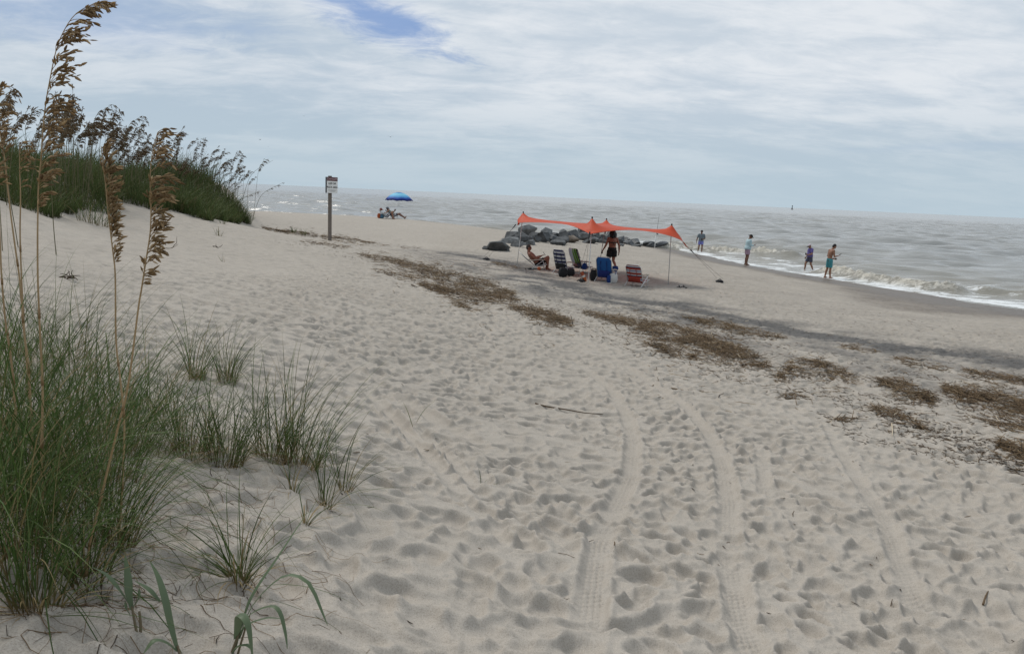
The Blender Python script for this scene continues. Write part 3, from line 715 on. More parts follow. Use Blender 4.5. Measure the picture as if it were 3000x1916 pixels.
oat([(37,1095),(17,950),(4,800),(0,700)], [(-8,560),(-22,500),(-34,430),(-40,380)], 2.9, 'sea oat stem running up the very edge of the picture', 30, .06, 5, .026, 5, foot=(60,1420))
oat([(80,1095),(66,880),(59,700),(60,600)], [(60,560),(58,510),(57,460),(58,420)], 3.2, 'thin sea oat with a sparse drooping head beside the tallest one', 26, .08, 4, .024, 6, foot=(90,1300), drop=1.0)
# oats on the dune, lighter copies of a few plants
protos = []
for k in range(9):
    r_ = np.random.RandomState(40+k); h = 1.0+0.08*k; t = empty('dune_sea_oat', (0, 0, 0))
    lean = r_.uniform(.05, .22); cv = np.array([[lean*h*q**2+.02*math.sin(q*5+k), .05*math.sin(k)*q**2, h*q] for q in np.linspace(0, .74, 12)])
    tip = cv[-1]; hd = np.array([tip+np.array([.24*q**1.8*r_.uniform(.8, 1.4)+lean*.3*q, 0, +.40*q-.09*q**2.5]) for q in np.linspace(0, 1, 14)])
    b_ = MB(); b_.tube(np.concatenate([cv, hd[1:]]), np.linspace(.0065, .002, 25), 5, True, r_.rand()); b_.build('stem', m_oatfarstem, t)
    V, f3, f4, rn = oat_head(hd, 30, .115, 5, .044, 60+k, spread=.25, drop=.7)
    link('seed_head', np_mesh('seed_head', V, [f3, f4], {'rnd': rn}), m_oatfar, t); protos.append(t)
r_ = np.random.RandomState(19)
OATS = [(28,275,1),(75,290,1),(150,330,0),(185,300,1),(232,272,0),(250,305,0),(262,340,0),(208,292,0),(228,350,0),(190,355,0),(298,325,0),(322,330,0),(335,345,0),(310,365,0),(358,346,0),(378,372,0),(392,378,0),(345,392,0),
        (432,355,0),(365,402,0),(415,425,0),(465,395,0),(502,378,0),(485,412,0),(522,392,0),(545,400,0),(560,412,0),(532,425,0),(505,418,0),(575,428,0),(602,420,0),(618,436,0),(588,448,0),(640,440,0),(628,455,0),(660,442,0),(648,470,0),(672,472,0),
        (692,452,0),(705,460,0),(684,486,0),(700,490,0),(752,470,0),(722,500,0),(735,520,0),(690,520,0),(120,350,0),(35,330,0),(275,380,0),(400,440,0),(450,430,0),(560,470,0),(520,470,0),(610,480,0),(480,465,0)]
SEAOAT_LABEL = 'sea oat with a brown drooping seed head standing on the grassy dune crest'
cnt = 0
def place_oat(u, v, cl, k):
    global cnt
    # depth of the crest grows from left to right
    d = (9.5 if cl else np.interp(u, [0, 250, 450, 600, 760], [12.5, 19.0, 25.0, 31.0, 36.0]))+r_.uniform(-.6, 1.2)
    tip = px(u, v, d); z0 = float(H0(tip[0], tip[1])); h = tip[2]-z0
    pr = protos[k % len(protos)]; o = pr if cnt < len(protos) and pr.get('label') is None else copy_tree(pr)
    cnt += 1; H_ = (1.0+0.08*(k % 9))*.74+.25
    s = h/H_; sz = max(s, .55); sw = float(np.clip(s, .9, 1.25))*(1.0 if not cl else .75)
    o.location = (tip[0]-.22, tip[1], z0-.05); o.scale = (sw, sw, sz); o.rotation_euler = (r_.normal(0, .04), r_.normal(0, .06), r_.normal(0, .45))
    tag(o, SEAOAT_LABEL, 'sea oat', 'sea oats along the dune crest')
for k, (u, v, cl) in enumerate(OATS): place_oat(u+r_.normal(0, 3), v+r_.normal(0, 3), cl, k)
for k in range(105):
    u = 20+695*r_.rand()**.62; v = np.interp(u, [0, 230, 360, 440, 520, 600, 700], [300, 300, 365, 390, 410, 440, 480])+r_.uniform(10, 85); place_oat(u, v, 0, k+3)
# two long culms leaning out past the end of the dune
for k, (u, v, q) in enumerate([(800,470,.5),(830,535,.4),(760,560,.35)]):
    d = 33; p = px(u-90, v+110*q+60, d); e = px(u, v, d); md = (p+e)/2+np.array([-.25, 0, .22]); t = empty('leaning_grass_culm', tuple(p), 0, ['long bare grass stalk leaning out over the sea beyond the dune end', 'leaning grass stalk tipped with a dark seed head above the waterline', 'low leaning grass stalk with seed head at the very end of the dune'][k], 'grass stalk', 'stalks leaning from the dune end')
    c_ = bez([p, md, e], 12)-p; b_ = MB(); b_.tube(c_, np.linspace(.009, .004, len(c_)), 5); b_.build('stem', m_oatfarstem, t)
    if k: V, f3, f4, rn = oat_head(c_[-6:], 16, .10, 4, .05, 90+k, drop=.8); link('seed_head', np_mesh('seed_head', V, [f3, f4], {'rnd': rn}), m_oatfar, t)

# ------------------------------------------------------------------ broad-leaved shoots at the very front
m_broad = ramp_mat('broad_leaf', [(0, (0.115, 0.150, 0.088)), (0.7, (0.125, 0.165, 0.088)), (1, (0.19, 0.18, 0.08))], 's', 0.45, 0.2)
m_shoot = ramp_mat('shoot_stem', [(0, (0.17, 0.12, 0.075)), (1, (0.12, 0.13, 0.07))], 's', 0.6)
def leaf(mb, pts_, w, n=16, a=0.3, wmax=.35):
    c_ = bez(pts_, n); m = len(c_); t = np.linspace(0, 1, m); tan = np.gradient(c_, axis=0); tan /= np.linalg.norm(tan, axis=1)[:,None]
    vdir = unit(np.mean(c_, 0)-EYE); s = np.cross(tan, vdir); s /= np.linalg.norm(s, axis=1)[:,None]+1e-9; nn = np.cross(s, tan)
    ww = w*0.5*np.clip(.45+t/wmax*.55, 0, 1)*(1-np.clip((t-.45)/.55, 0, 1)**1.7)+.0006
    V = np.stack([c_-s*ww[:,None]+nn*ww[:,None]*.35, c_, c_+s*ww[:,None]+nn*ww[:,None]*.35, c_+nn*ww[:,None]*.12-nn*.0012], 1).reshape(-1, 3)
    f = []
    for i in range(m-1):
        b0 = i*4; b1 = b0+4
        f += [(b0, b0+1, b1+1, b1), (b0+1, b0+2, b1+2, b1+1)]
    mb.add(V, f, np.repeat(np.clip(a+.5*t**3, 0, 1), 4))
def shoot(foot, leaves, stems, lab, twist=()):
    p, d = on(*foot); t = empty('broad_leaf_shoot', tuple(p), 0, lab, 'beach plant', 'broad-leaved shoots at the front')
    for pts_, r_0 in stems:
        b_ = MB(); b_.tube(bez([px(u, v, d+k_) for u, v, k_ in pts_], 10)-p, np.linspace(r_0, r_0*.7, len(bez([px(u, v, d+k_) for u, v, k_ in pts_], 10))), 7, True, .3); b_.build('stem', m_shoot, t, True)
    for pts_, w in leaves:
        b_ = MB(); leaf(b_, [px(u, v, d+k_)-p for u, v, k_ in pts_], w); b_.build('leaf', m_broad, t, True)
shoot((402,1866), [([(388,1785,0),(378,1730,0),(374,1680,.01),(366,1622,.02)], .021), ([(380,1770,0),(350,1720,-.02),(310,1678,-.03),(268,1660,-.05)], .017), ([(388,1778,0),(404,1750,-.01),(408,1722,-.01)], .012), ([(382,1800,0),(372,1780,-.01),(366,1760,-.01)], .010)],
      [([(404,1870,0),(396,1830,0),(386,1775,0)], .0042), ([(410,1868,0.01),(412,1830,0.01),(408,1790,0.01)], .0048)], 'small shoot with grey-green leaves and a snapped stub, left of the other shoots')
shoot((530,1935), [([(522,1905,0),(505,1840,0),(487,1760,.0),(465,1690,.02),(438,1640,.04)], .020), ([(515,1880,0),(495,1820,.01),(478,1770,.02)], .009), ([(520,1905,0),(490,1878,-.02),(452,1872,-.05),(418,1916,-.08)], .022), ([(470,1760,.01),(440,1725,.01),(395,1700,0.02)], .015)],
      [([(530,1940,0),(526,1915,0),(520,1890,0)], .0045)], 'shoot with one long straight leaf and a low arching leaf, between two others')
shoot((690,1935), [([(690,1900,0),(715,1800,0),(745,1730,.02),(820,1620,.08),(900,1500,.16)], .010), ([(700,1850,0),(740,1770,0),(800,1705,-.02),(850,1680,-.04),(905,1705,-.06),(940,1780,-.08),(960,1832,-.09)], .016), ([(700,1860,0),(730,1800,-.02),(790,1772,-.05),(820,1790,-.07),(836,1850,-.08),(842,1900,-.09)], .014), ([(690,1870,0),(697,1820,-.03),(705,1795,-.06),(728,1830,-.09),(742,1940,-.10)], .026), ([(670,1930,0),(690,1895,-.02),(720,1885,-.05),(735,1900,-.06)], .018), ([(700,1870,0),(720,1830,.01),(780,1808,.01),(830,1812,.01)], .010)],
      [([(672,1940,0),(684,1900,0),(702,1850,0)], .006), ([(690,1940,.01),(704,1890,.01),(722,1830,.01)], .004)], 'largest shoot with several broad arching blades at the bottom edge')

# ------------------------------------------------------------------ wrack of broken reeds: patches of loose straw
m_reed = ramp_mat('reed_straw', [(0, (0.040, 0.025, 0.014)), (0.35, (0.125, 0.080, 0.042)), (0.7, (0.225, 0.155, 0.088)), (0.93, (0.34, 0.255, 0.16)), (1, (0.52, 0.43, 0.31))], 'rnd', 0.75)
PATCH = [([(1045,749),(1130,765),(1230,790),(1330,825),(1430,850),(1510,868)], [4,13,19,27,28,10], 7600, 1), ([(1230,836),(1330,862),(1420,874),(1525,886)], [4,18,17,5], 3600, 1),
 ([(1090,792),(1160,805),(1250,824)], [3,8,7], 700, 0), ([(1330,893),(1350,898),(1378,908)], [3,7,3], 200, 1), ([(1490,903),(1560,918),(1620,935),(1675,952)], [6,20,20,8], 2300, 1),
 ([(1710,920),(1800,940),(1900,965),(2000,990),(2100,1020),(2180,1050),(2258,1078)], [4,15,28,34,33,25,8], 8800, 1), ([(1890,1010),(1960,1035),(2040,1050)], [5,15,7], 800, 1), ([(2000,933),(2090,952),(2180,975),(2305,995)], [4,14,13,4], 1900, 1),
 ([(2268,1108),(2330,1082),(2420,1095),(2520,1113)], [10,22,22,6], 1700, 0), ([(2330,1060),(2400,1070),(2475,1094)], [4,12,6], 500, 1), ([(2570,1122),(2640,1140),(2735,1174)], [7,22,11], 1200, 1), ([(2765,1140),(2850,1165),(2930,1185),(3060,1210)], [10,26,30,26], 2700, 1),
 ([(2790,1148),(2880,1160),(2950,1172)], [10,16,12], 450, 0), ([(2825,1090),(2900,1106),(3040,1130)], [4,11,10], 620, 1), ([(2620,1050),(2680,1066),(2785,1084)], [4,14,5], 480, 0), ([(2555,1203),(2620,1220),(2716,1264)], [6,14,6], 420, 1),
 ([(2428,1236),(2470,1230),(2514,1230)], [3,6,3], 120, 0), ([(2920,1298),(2970,1325),(3050,1362)], [10,22,24], 800, 1), ([(2285,1166),(2340,1161),(2372,1173)], [4,9,4], 150, 0), ([(2456,1016),(2510,1022),(2578,1033)], [3,9,4], 260, 0),
 ([(770,668),(850,681),(930,692)], [2,5,6], 1300, 1), ([(940,694),(1000,702),(1100,714)], [6,9,2], 1500, 1), ([(880,707),(950,716),(1020,726)], [2,6,3], 420, 0), ([(1105,716),(1180,726),(1240,730)], [2,3,2], 160, 0),
 ([(1436,771),(1480,779),(1525,788)], [2,6,3], 360, 1), ([(2880,1235),(2950,1250),(3050,1262)], [5,12,12], 350, 0)]
RS = np.random.RandomState(33)
def sticks(c, ang, tilt, ln, wd, rnd, bend):
    n = len(c); d = np.stack([np.cos(ang)*np.cos(tilt), np.sin(ang)*np.cos(tilt), np.sin(tilt)], 1); s = np.stack([-np.sin(ang), np.cos(ang), 0*ang], 1); q = np.cross(d, s)
    a = c-d*ln[:,None]/2; b_ = c+d*ln[:,None]/2; m = c+s*bend[:,None]*ln[:,None]
    rings = []
    for p, w in ((a, .75), (m, 1.0), (b_, .55)):
        ww = (wd*w)[:,None]/2; rings += [p-s*ww, p+q*ww*.8, p+s*ww]
    V = np.stack(rings, 1); T = []
    for i in range(2):
        for k in range(3): T.append((i*3+k, i*3+(k+1) % 3, (i+1)*3+(k+1) % 3, (i+1)*3+k))
    T = np.array(T); b0 = (np.arange(n)*9)[:,None,None]
    return V.reshape(-1, 3), (b0+T[None]).reshape(-1, 4), np.repeat(rnd, 9)
VS, FS, AS, off = [], [], [], 0
def put(res):
    global off
    V, f, a = res; VS.append(V); FS.append(f+off); AS.append(a); off += len(V)
def scatter(sp, hh, n, pile):
    g = np.array([at(u, v) for u, v in sp]); gt = np.array([at(u, v-h) for (u, v), h in zip(sp, hh)])-g; gb = np.array([at(u, v+h) for (u, v), h in zip(sp, hh)])-g
    seg = np.linalg.norm(np.diff(g[:,:2], axis=0), axis=1); cs = np.concatenate([[0], np.cumsum(seg)]); wv = np.interp(np.linspace(0, cs[-1], 200), cs, np.maximum(hh, 1)); pw = np.cumsum(wv)/wv.sum()
    s = np.interp(RS.rand(n), pw, np.linspace(0, cs[-1], 200))
    e = RS.normal(0, .62, n); tail = RS.rand(n) < .24; e = np.where(tail, RS.normal(0, 1.55, n), np.clip(e, -1.5, 1.5))
    T_ = np.stack([np.interp(s, cs, gt[:,k]) for k in (0, 1)], 1); B_ = np.stack([np.interp(s, cs, gb[:,k]) for k in (0, 1)], 1); O_ = np.stack([np.interp(s, cs, g[:,k]) for k in (0, 1)], 1)
    ed = 1+.45*fbm(s/.5, 0*s+n*.01, 3, n % 50); X_ = O_+np.where(e[:,None] > 0, T_*e[:,None], -B_*e[:,None])*ed[:,None]; x, y = X_[:,0], X_[:,1]
    hole = fbm(x/.50, y/.50, 4, 13)+.25*fbm(x/.16, y/.16, 2, 17) > -.13+.18*RS.normal(0, 1, n); x, y, s, e = x[hole], y[hole], s[hole], e[hole]; n = len(x)
    i = np.clip(np.searchsorted(cs, s)-1, 0, len(seg)-1); dx = np.gradient(g[:,0])[i]; dy = np.gradient(g[:,1])[i]; l = np.hypot(dx, dy); nx, ny = -dy/l, dx/l
    d = np.hypot(x, y); lay = np.clip(1-e*e, 0, 1)*pile
    z = surface(x, y)[0]+0.006+RS.rand(n)*0.075*lay
    ang = np.arctan2(dy, dx)+RS.normal(0, .8, n)+(RS.rand(n) < .16)*RS.uniform(-1.5, 1.5, n)
    put(sticks(np.stack([x, y, z], 1), ang, RS.normal(0, .10+.12*lay, n), RS.gamma(3.0, .058, n)+.03, RS.uniform(.005, .013, n)*(0.8+.035*d), np.clip(RS.normal(.42, .24, n), 0, 1), RS.normal(0, .05, n)))
for sp, w, n, pile in PATCH: scatter(sp, w, int(n*.75), pile)
me = np_mesh('reed_wrack', np.concatenate(VS), np.concatenate(FS), {'rnd': np.concatenate(AS)})
o = link('reed_wrack', me, m_reed); tag(o, 'brown broken reed straw left in patches along the high tide line', 'reed wrack', None, 'stuff')
# loose bits between the patches
VS, FS, AS, off = [], [], [], 0
def loose(poly, n, seed, lmax=.12, wk=1.0):
    g = ground_pts(poly, n, seed); r_ = np.random.RandomState(seed); d = np.hypot(g[:,0], g[:,1])
    cl = fbm(g[:,0]/.9, g[:,1]/.9, 3, 7); k = cl > -.15; g = g[k]; d = d[k]; n = len(g)
    g[:,2] = surface(g[:,0], g[:,1])[0]+.004
    put(sticks(g, r_.normal(-.9, .9, n), r_.normal(0, .12, n), np.minimum(r_.gamma(2.0, lmax*.28, n)+.02, .3), r_.uniform(.004, .010, n)*wk*(0.8+.04*d), np.clip(r_.normal(.12, .2, n), 0, 1), r_.normal(0, .12, n)))
loose([(1250,770),(1600,830),(2000,920),(2500,1050),(3000,1150),(3000,1420),(2600,1280),(2200,1130),(1900,1060),(1500,900)], 4600, 61)
loose([(1050,740),(1500,850),(1900,950),(1900,1050),(1500,930),(1150,820)], 420, 62)
loose([(2250,1130),(2600,1160),(3000,1180),(3000,1420),(2500,1290)], 1500, 63, .10)
loose([(2000,840),(2600,920),(3000,990),(3000,1140),(2400,1010)], 420, 64)
loose([(780,700),(1000,720),(1300,760),(1200,800),(900,740)], 300, 65)
loose([(1000,900),(2000,1100),(3000,1500),(3000,1900),(1000,1900)], 95, 66, .05)
loose([(400,1250),(1000,1300),(1000,1900),(0,1900),(300,1500)], 90, 67, .07, .45)
me = np_mesh('reed_litter', np.concatenate(VS), np.concatenate(FS), {'rnd': np.concatenate(AS)})
o = link('reed_litter', me, m_reed); tag(o, 'small dark bits of reed and twig scattered over the sand', 'beach litter', None, 'stuff')
# dry runners and dead blades lying on the sand at the lower left
b_ = MB(); r_ = np.random.RandomState(91)
for k in range(120):
    p = ground_pts([(0,1700),(250,1640),(520,1400),(760,1330),(1000,1480),(960,1720),(760,1850),(400,1900),(0,1900)], 1, 2000+k)[0]
    a_ = r_.rand()*6.28; q = p[:2].copy(); l = [q.copy()]; stp = r_.uniform(.012, .035)
    for j in range(14): a_ += r_.normal(0, .32); q = q+stp*np.array([math.cos(a_), math.sin(a_)]); l.append(q.copy())
    l = np.array(l); z = surface(l[:,0], l[:,1])[0]+.003+.012*np.abs(np.sin(np.linspace(0, r_.uniform(2, 6), 15)))*r_.rand()
    b_.tube(np.column_stack([l, z]), np.linspace(.0012, .0006, 15)*r_.uniform(.6, 1.4), 4, False, np.clip(r_.normal(.42, .25), 0, 1))
o = b_.build('dry_runners', m_reed, an='rnd'); tag(o, 'tangled dry runners and dead blades lying on the sand by the grass', 'dead grass', None, 'stuff')
def stick(l, rad, lab, name='driftwood_stick', a=.15):
    g = []
    for u, v in l: p = at(u, v); p[2] = gz(p[0], p[1])+rad*.9; g.append(p)
    g = bez(g, 14); rad = rad*.62; sf = surface(g[:,0], g[:,1])[0]; ln = np.linspace(sf[0], sf[-1], len(g)); g[:,2] = ln+max((sf-ln).max(), 0)*.85+rad*.6
    b = g[0].copy(); bb = MB(); bb.tube(g-b, np.linspace(rad*1.3, rad*.6, len(g)), 6, True, a); tag(bb.build(name, m_reed, None, True, tuple(b), 'rnd'), lab, 'stick', 'sticks lying on the sand')
stick([(1568,1182),(1600,1193),(1660,1208),(1710,1220),(1765,1228)], .011, 'long thin dark stick lying across the middle of the sand')
stick([(1965,1138),(2005,1143),(2055,1148)], .012, 'short brown stick on the sand below the main reed patch', a=.4)
stick([(1802,958),(1806,965),(1814,970)], .014, 'stubby dark stick poking up near the small reed patch')
stick([(2880,1770),(2886,1755),(2893,1745)], .008, 'short stub of wood near the right edge of the foreground', a=.3)
stick([(2608,1790),(2611,1770),(2615,1752)], .004, 'thin upright twig lying beside the right-hand tyre track')
stick([(1206,837),(1212,842),(1222,848)], .022, 'dark driftwood scrap on the pale sand left of the reeds')
stick([(2300,1065),(2330,1058),(2362,1050)], .012, 'pale reed stem lying over a brown patch', 'reed_stem', .95)
stick([(2612,1245),(2614,1268),(2613,1285)], .010, 'pale broken reed standing out against the dark bits', 'reed_stem', 1.0)
# small leafless twigs on the dune slope
for k, (u, v, w, lab) in enumerate([(475,728,80,'leafless dark twig cluster lying behind the sea oat heads'),(190,815,75,'bare dark branching twig above the grass bank'),(630,725,26,'small dry twig on the open dune slope')]):
    p, d = on(u, v); bb = MB(); r_ = np.random.RandomState(300+k); W_ = w/F*d
    for j in range(9):
        a_ = r_.uniform(-.3, 3.4); q = np.array([r_.uniform(-.5, .5)*W_, r_.uniform(-.2, .2)*W_, .01]); l = [q.copy()]; dr = np.array([math.cos(a_), .3*math.sin(a_*3), .45*r_.rand()])
        for i in range(6): dr = unit(dr+r_.normal(0, .3, 3)*[1, 1, .6]); q = q+dr*W_*.085; q[2] = max(q[2], .0); l.append(q.copy())
        bb.tube(np.array(l), np.linspace(.007, .003, 7), 5, True, .05)
    tag(bb.build('dry_twig', m_reed, None, False, tuple(p), 'rnd'), lab, 'twig', 'dry twigs on the dune slope')

# ------------------------------------------------------------------ boulders
def rock_mesh(name, sx_, sy_, sz_, seed):
    import bmesh
    r_ = np.random.RandomState(seed); bm = bmesh.new(); bmesh.ops.create_icosphere(bm, subdivisions=4, radius=1.0)
    pl = []
    for k in range(15):
        nrm = unit(r_.normal(0, 1, 3)*[1, 1, 1.0]); pl.append((nrm, r_.uniform(.34, .66)))
    V = np.array([v.co for v in bm.verts])
    for nrm, d in pl:
        q = V@nrm; ov = np.maximum(q-d, 0); V = V-ov[:,None]*nrm
    h = fbm(V[:,0]*1.9+seed, V[:,1]*1.9+V[:,2]*1.3, 4, seed % 40); V = V*(1+.055*h[:,None])
    V[:,2] = V[:,2]*.5+V[:,2]*.5
    V = V/np.abs(V).max(0)*np.array([sx_/2, sy_/2, sz_/2])
    for v, c_ in zip(bm.verts, V): v.co = c_
    me = bpy.data.meshes.new(name); bm.to_mesh(me); bm.free(); return me
def rock_mat(name, a, b2, spec=.3, rough=.8):
    m, b, o = new_mat(name); co = objco(); n1 = noise(co, 2.3, 7, .65); n2 = noise(co, 16, 5, .7)
    c = mixc(sstep(n1, .32, .66), a, b2); c = mixc(math_node('MULTIPLY', sstep(n2, .48, .70), .55), c, tuple(x*.5 for x in a)); L(c, b.inputs['Base Color'])
    b.inputs['Roughness'].default_value = rough; b.inputs['Specular IOR Level'].default_value = spec
    bump(math_node('ADD', math_node('MULTIPLY', n1, .6), math_node('MULTIPLY', n2, .4)), .9, .09, b); return m
m_rock = [rock_mat('grey_granite', (.046, .048, .049), (.125, .129, .13)), rock_mat('pale_granite', (.085, .089, .09), (.19, .196, .198)), rock_mat('wet_dark_granite', (.030, .032, .034), (.080, .085, .09), .5, .45), rock_mat('brown_sandstone', (.15, .12, .095), (.26, .215, .175))]
LB = {'f': 'grey angular boulder in the front row at the foot of the rock pile', 'm': 'grey angular boulder in the middle of the rock pile', 't': 'grey boulder along the ragged top of the rock pile', 'r': 'dark wet boulder in the low row running right into the surf'}
# u0,u1,v0,v1 in the 3.541x crop at (1480,560); row; material
RK = [(-10,40,540,622,'f',0,'lone grey rock at the left end cut by the tent line'),(40,190,508,580,'f',0,'long flat grey boulder at the front left of the pile'),(-20,130,428,505,'m',1,0),(105,235,408,560,'m',0,0),(240,335,488,560,'f',1,'small pointed grey boulder standing alone on the sand in front'),
 (262,352,396,440,'t',0,0),(352,476,352,436,'t',1,'largest pale boulder on top of the pile, left of centre'),(345,452,408,505,'m',0,0),(398,485,458,525,'f',1,0),(462,556,372,440,'t',2,'dark boulder leaning against the pale top boulder'),(456,606,478,558,'f',0,'broad pyramid-shaped grey boulder at the front of the pile'),(500,642,442,548,'f',0,0),
 (555,652,378,456,'m',1,0),(590,735,364,440,'t',0,0),(632,775,448,535,'f',3,'big brown layered boulder among the grey ones'),(732,845,346,418,'t',2,'dark peaked boulder at the very top of the pile'),(680,770,405,480,'m',1,0),(755,885,418,540,'m',1,'tall pale tilted slab in the heart of the pile'),(805,938,466,542,'f',0,0),
 (890,1005,412,480,'m',0,0),(898,980,462,530,'f',1,0),(1055,1150,374,470,'t',1,'upright grey boulder directly behind the walking woman'),(1140,1255,455,548,'r',2,0),(1205,1300,468,545,'r',2,0),(1285,1398,482,556,'r',2,0),(1315,1405,538,572,'f',0,'small low grey rock in front of the dark wet row'),(1435,1545,506,580,'r',2,0),(1395,1462,518,560,'r',2,0),
 (1555,1678,512,592,'r',2,'last large dark boulder, at the right end beside the surf'),(1178,1228,518,570,'f',1,'little pale rock right of the walking woman'),(20,120,486,540,'m',0,0),(225,300,445,505,'m',2,0),(295,370,438,505,'m',0,0),(178,245,512,562,'f',0,0),(930,1020,432,500,'m',2,0),(998,1070,424,505,'m',0,0),(975,1065,476,540,'f',0,0),(455,560,425,490,'m',2,0),
 (645,705,420,470,'m',2,0),(560,650,430,480,'m',2,0),(850,920,395,450,'m',0,0),(1240,1330,505,560,'r',2,0),(1385,1450,535,570,'r',2,0),(1500,1580,545,585,'r',2,0),(1690,1740,570,598,'r',2,'smallest dark rock, awash in foam past the end of the row'),(1330,1400,492,560,'r',2,0),(1480,1560,525,588,'r',2,0),(1270,1330,515,565,'r',2,0),(1760,1830,590,608,'r',2,'low black rock lying at the water edge beyond the pole')]
front = [(1380,722),(1480,722),(1573,716),(1640,716),(1700,709),(1740,709),(1800,713),(1835,716),(1900,722),(1960,726),(2010,731)]
for k, (a0, a1, v0, v1, row, mi, lab) in enumerate(RK):
    U0, U1, V0, V1 = 1480+a0/3.541, 1480+a1/3.541, 560+v0/3.541, 560+v1/3.541; uc = (U0+U1)/2
    vb = np.interp(uc, [p[0] for p in front], [p[1] for p in front])
    if row in 'f': p, d = on(uc, V1+1)
    elif row == 'r': p, d = on(uc, max(V1, vb-8)); d += .3
    else: p, d = on(uc, vb-1); d += {'m': 1.2, 't': 2.6}[row]
    w = (U1-U0)/F*d*1.38; top = px(uc, V0, d)[2]; c = px(uc, (V0+V1)/2, d); zg = float(H0(c[0], c[1]))-.18
    dp = w*.85; cy = c[1]+dp*.30
    h = max((top-zg)*.92, .25)
    me = rock_mesh('boulder', w, dp, h, 600+k); o = link('boulder', me, m_rock[mi]); me.materials[0] = m_rock[mi]
    o.location = (c[0], cy, zg+h/2); o.rotation_euler = (0, 0, R(np.random.RandomState(k).uniform(-12, 12)))
    tag(o, lab if lab else LB[row], 'boulder', 'boulders of the rock pile')
for k, (u, v, wpx, hpx, lab) in enumerate([(1452,736,88,31,'big flat grey rock lying apart on the sand left of the pile'),(1545,692,58,34,'pale boulder behind the left end of the pile'),(1505,705,60,30,'low grey slab at the left end of the pile'),(1425,733,34,12,'small low rock beside the big flat one')]):
    p, d = on(u, v); w = wpx/F*d; h = hpx/F*d*1.25
    o = link('boulder', rock_mesh('boulder', w, w*.8, h, 800+k), m_rock[0 if k != 1 else 1]); o.location = (p[0], p[1]+w*.3, p[2]+h*.28); tag(o, lab, 'boulder', 'boulders of the rock pile')

# ------------------------------------------------------------------ danger sign
m_post = mat('weathered_post', (.17, .145, .125), .85, .4, 9, bmp=.4); m_board = mat('sign_white', (.78, .78, .76), .5, .06, 6); m_edge = mat('sign_side_dark', (.030, .032, .042), .6, .2); m_red = mat('sign_red', (.085, .016, .022), .5, .2, 9); m_ink = mat('sign_ink', (.02, .025, .022), .5, .1); m_wht = mat('sign_letter', (.42, .33, .34), .5, .1)
p, d = on(966, 706); k = d/F
sg = empty('danger_sign', tuple(p), R(33), 'tall wooden post carrying a white board with a dark red DANGER heading', 'sign')
hp = (706-519)*k; bb = MB(); bb.box((0, 0, hp/2-.2), (.115, .115, hp+.4), bev=.008); bb.build('post', m_post, sg)
bw, bh = 32.5*k, 45.5*k; zc_ = (706-545.3)*k; fy = -.155
bd = MB(); bd.box((.035, -.075, zc_), (bw, .15, bh), bev=.004); bo = bd.build('sign_box', m_edge, sg)
fc = MB(); fc.box((.035, fy, zc_), (bw-.006, .008, bh-.006)); fo_ = fc.build('sign_face', m_board, bo)
hd = MB(); hd.box((.035, fy-.006, zc_+bh*.375), (bw-.012, .006, bh*.235)); hd.build('heading_panel', m_red, bo)
def text(s, size, x, z, y, m, parent, sx_=1.0, name='lettering'):
    cu = bpy.data.curves.new(name, 'FONT'); cu.body = s; cu.size = size; cu.align_x = 'CENTER'; cu.align_y = 'CENTER'; cu.extrude = .002; cu.offset = size*.018
    t = bpy.data.objects.new('tmp', cu); COL.objects.link(t); bpy.context.view_layer.update()
    me = bpy.data.meshes.new_from_object(t.evaluated_get(bpy.context.evaluated_depsgraph_get())); bpy.data.objects.remove(t); bpy.data.curves.remove(cu)
    o = link(name, me, m, parent); me.materials.clear(); me.materials.append(m); o.location = (x, y, z); o.rotation_euler = (R(90), 0, 0); o.scale = (sx_, 1, 1); return o
text('DANGER', bh*.20, .035, zc_+bh*.375, fy-.0105, m_wht, bo, .82)
text('KEEP OFF', bh*.165, .035, zc_+bh*.09, fy-.0055, m_ink, bo, .72)
text('ROCK AREA', bh*.165, .035, zc_-bh*.135, fy-.0055, m_ink, bo, .76)
sl = MB()
r_ = np.random.RandomState(4)
for z_, w_ in ((-.315, .74), (-.385, .48)):
    x = -w_/2
    while x < w_/2: q = r_.uniform(.05, .11); sl.box((.035+(x+q/2)*bw, fy-.0055, zc_+z_*bh), (q*bw*.8, .003, bh*.022)); x += q
sl.build('small_print', m_ink, bo)

# ------------------------------------------------------------------ orange sun canopy
m_can, b, o = new_mat('orange_canopy'); n_1 = noise(objco(), 3, 4); c = mixc(n_1, (.64, .085, .028), (.74, .115, .040)); L(c, b.inputs['Base Color']); b.inputs['Roughness'].default_value = .6
t_ = N('ShaderNodeBsdfTranslucent'); L(c, t_.inputs[0]); mx = N('ShaderNodeMixShader'); mx.inputs[0].default_value = .38; L(b.outputs[0], mx.inputs[1]); L(t_.outputs[0], mx.inputs[2]); L(mx.outputs[0], o.inputs[0])
m_pole = mat('white_pole', (.62, .62, .60), .35, .06); m_polegrey = mat('grey_pole', (.33, .33, .32), .4, .1); m_line = mat('guy_line', (.055, .055, .06), .7, .2); m_black = mat('black_cloth', (.014, .014, .016), .8, .3, 20)
PB, PD = {}, {}
for nm, (bu, bv), dd in (('A', (1513,781), None), ('B', (1723,831), None), ('D', (1958,834), None), ('C', (1752,793), None)): PB[nm], PD[nm] = on(bu, bv)
PT = {'A': px(1533, 623, PD['A']), 'B': px(1735, 639, PD['B']), 'C': px(1777, 643, PD['C']), 'D': px(1968, 659, PD['D'])}
CN = {'A': px(1508, 662, PD['A']-.2), 'B': px(1727, 686, PD['B']-.75), 'C': px(1774, 680, PD['C']+.75), 'D': px(2026, 735, PD['D']+.1)}
base = PB['B'].copy()
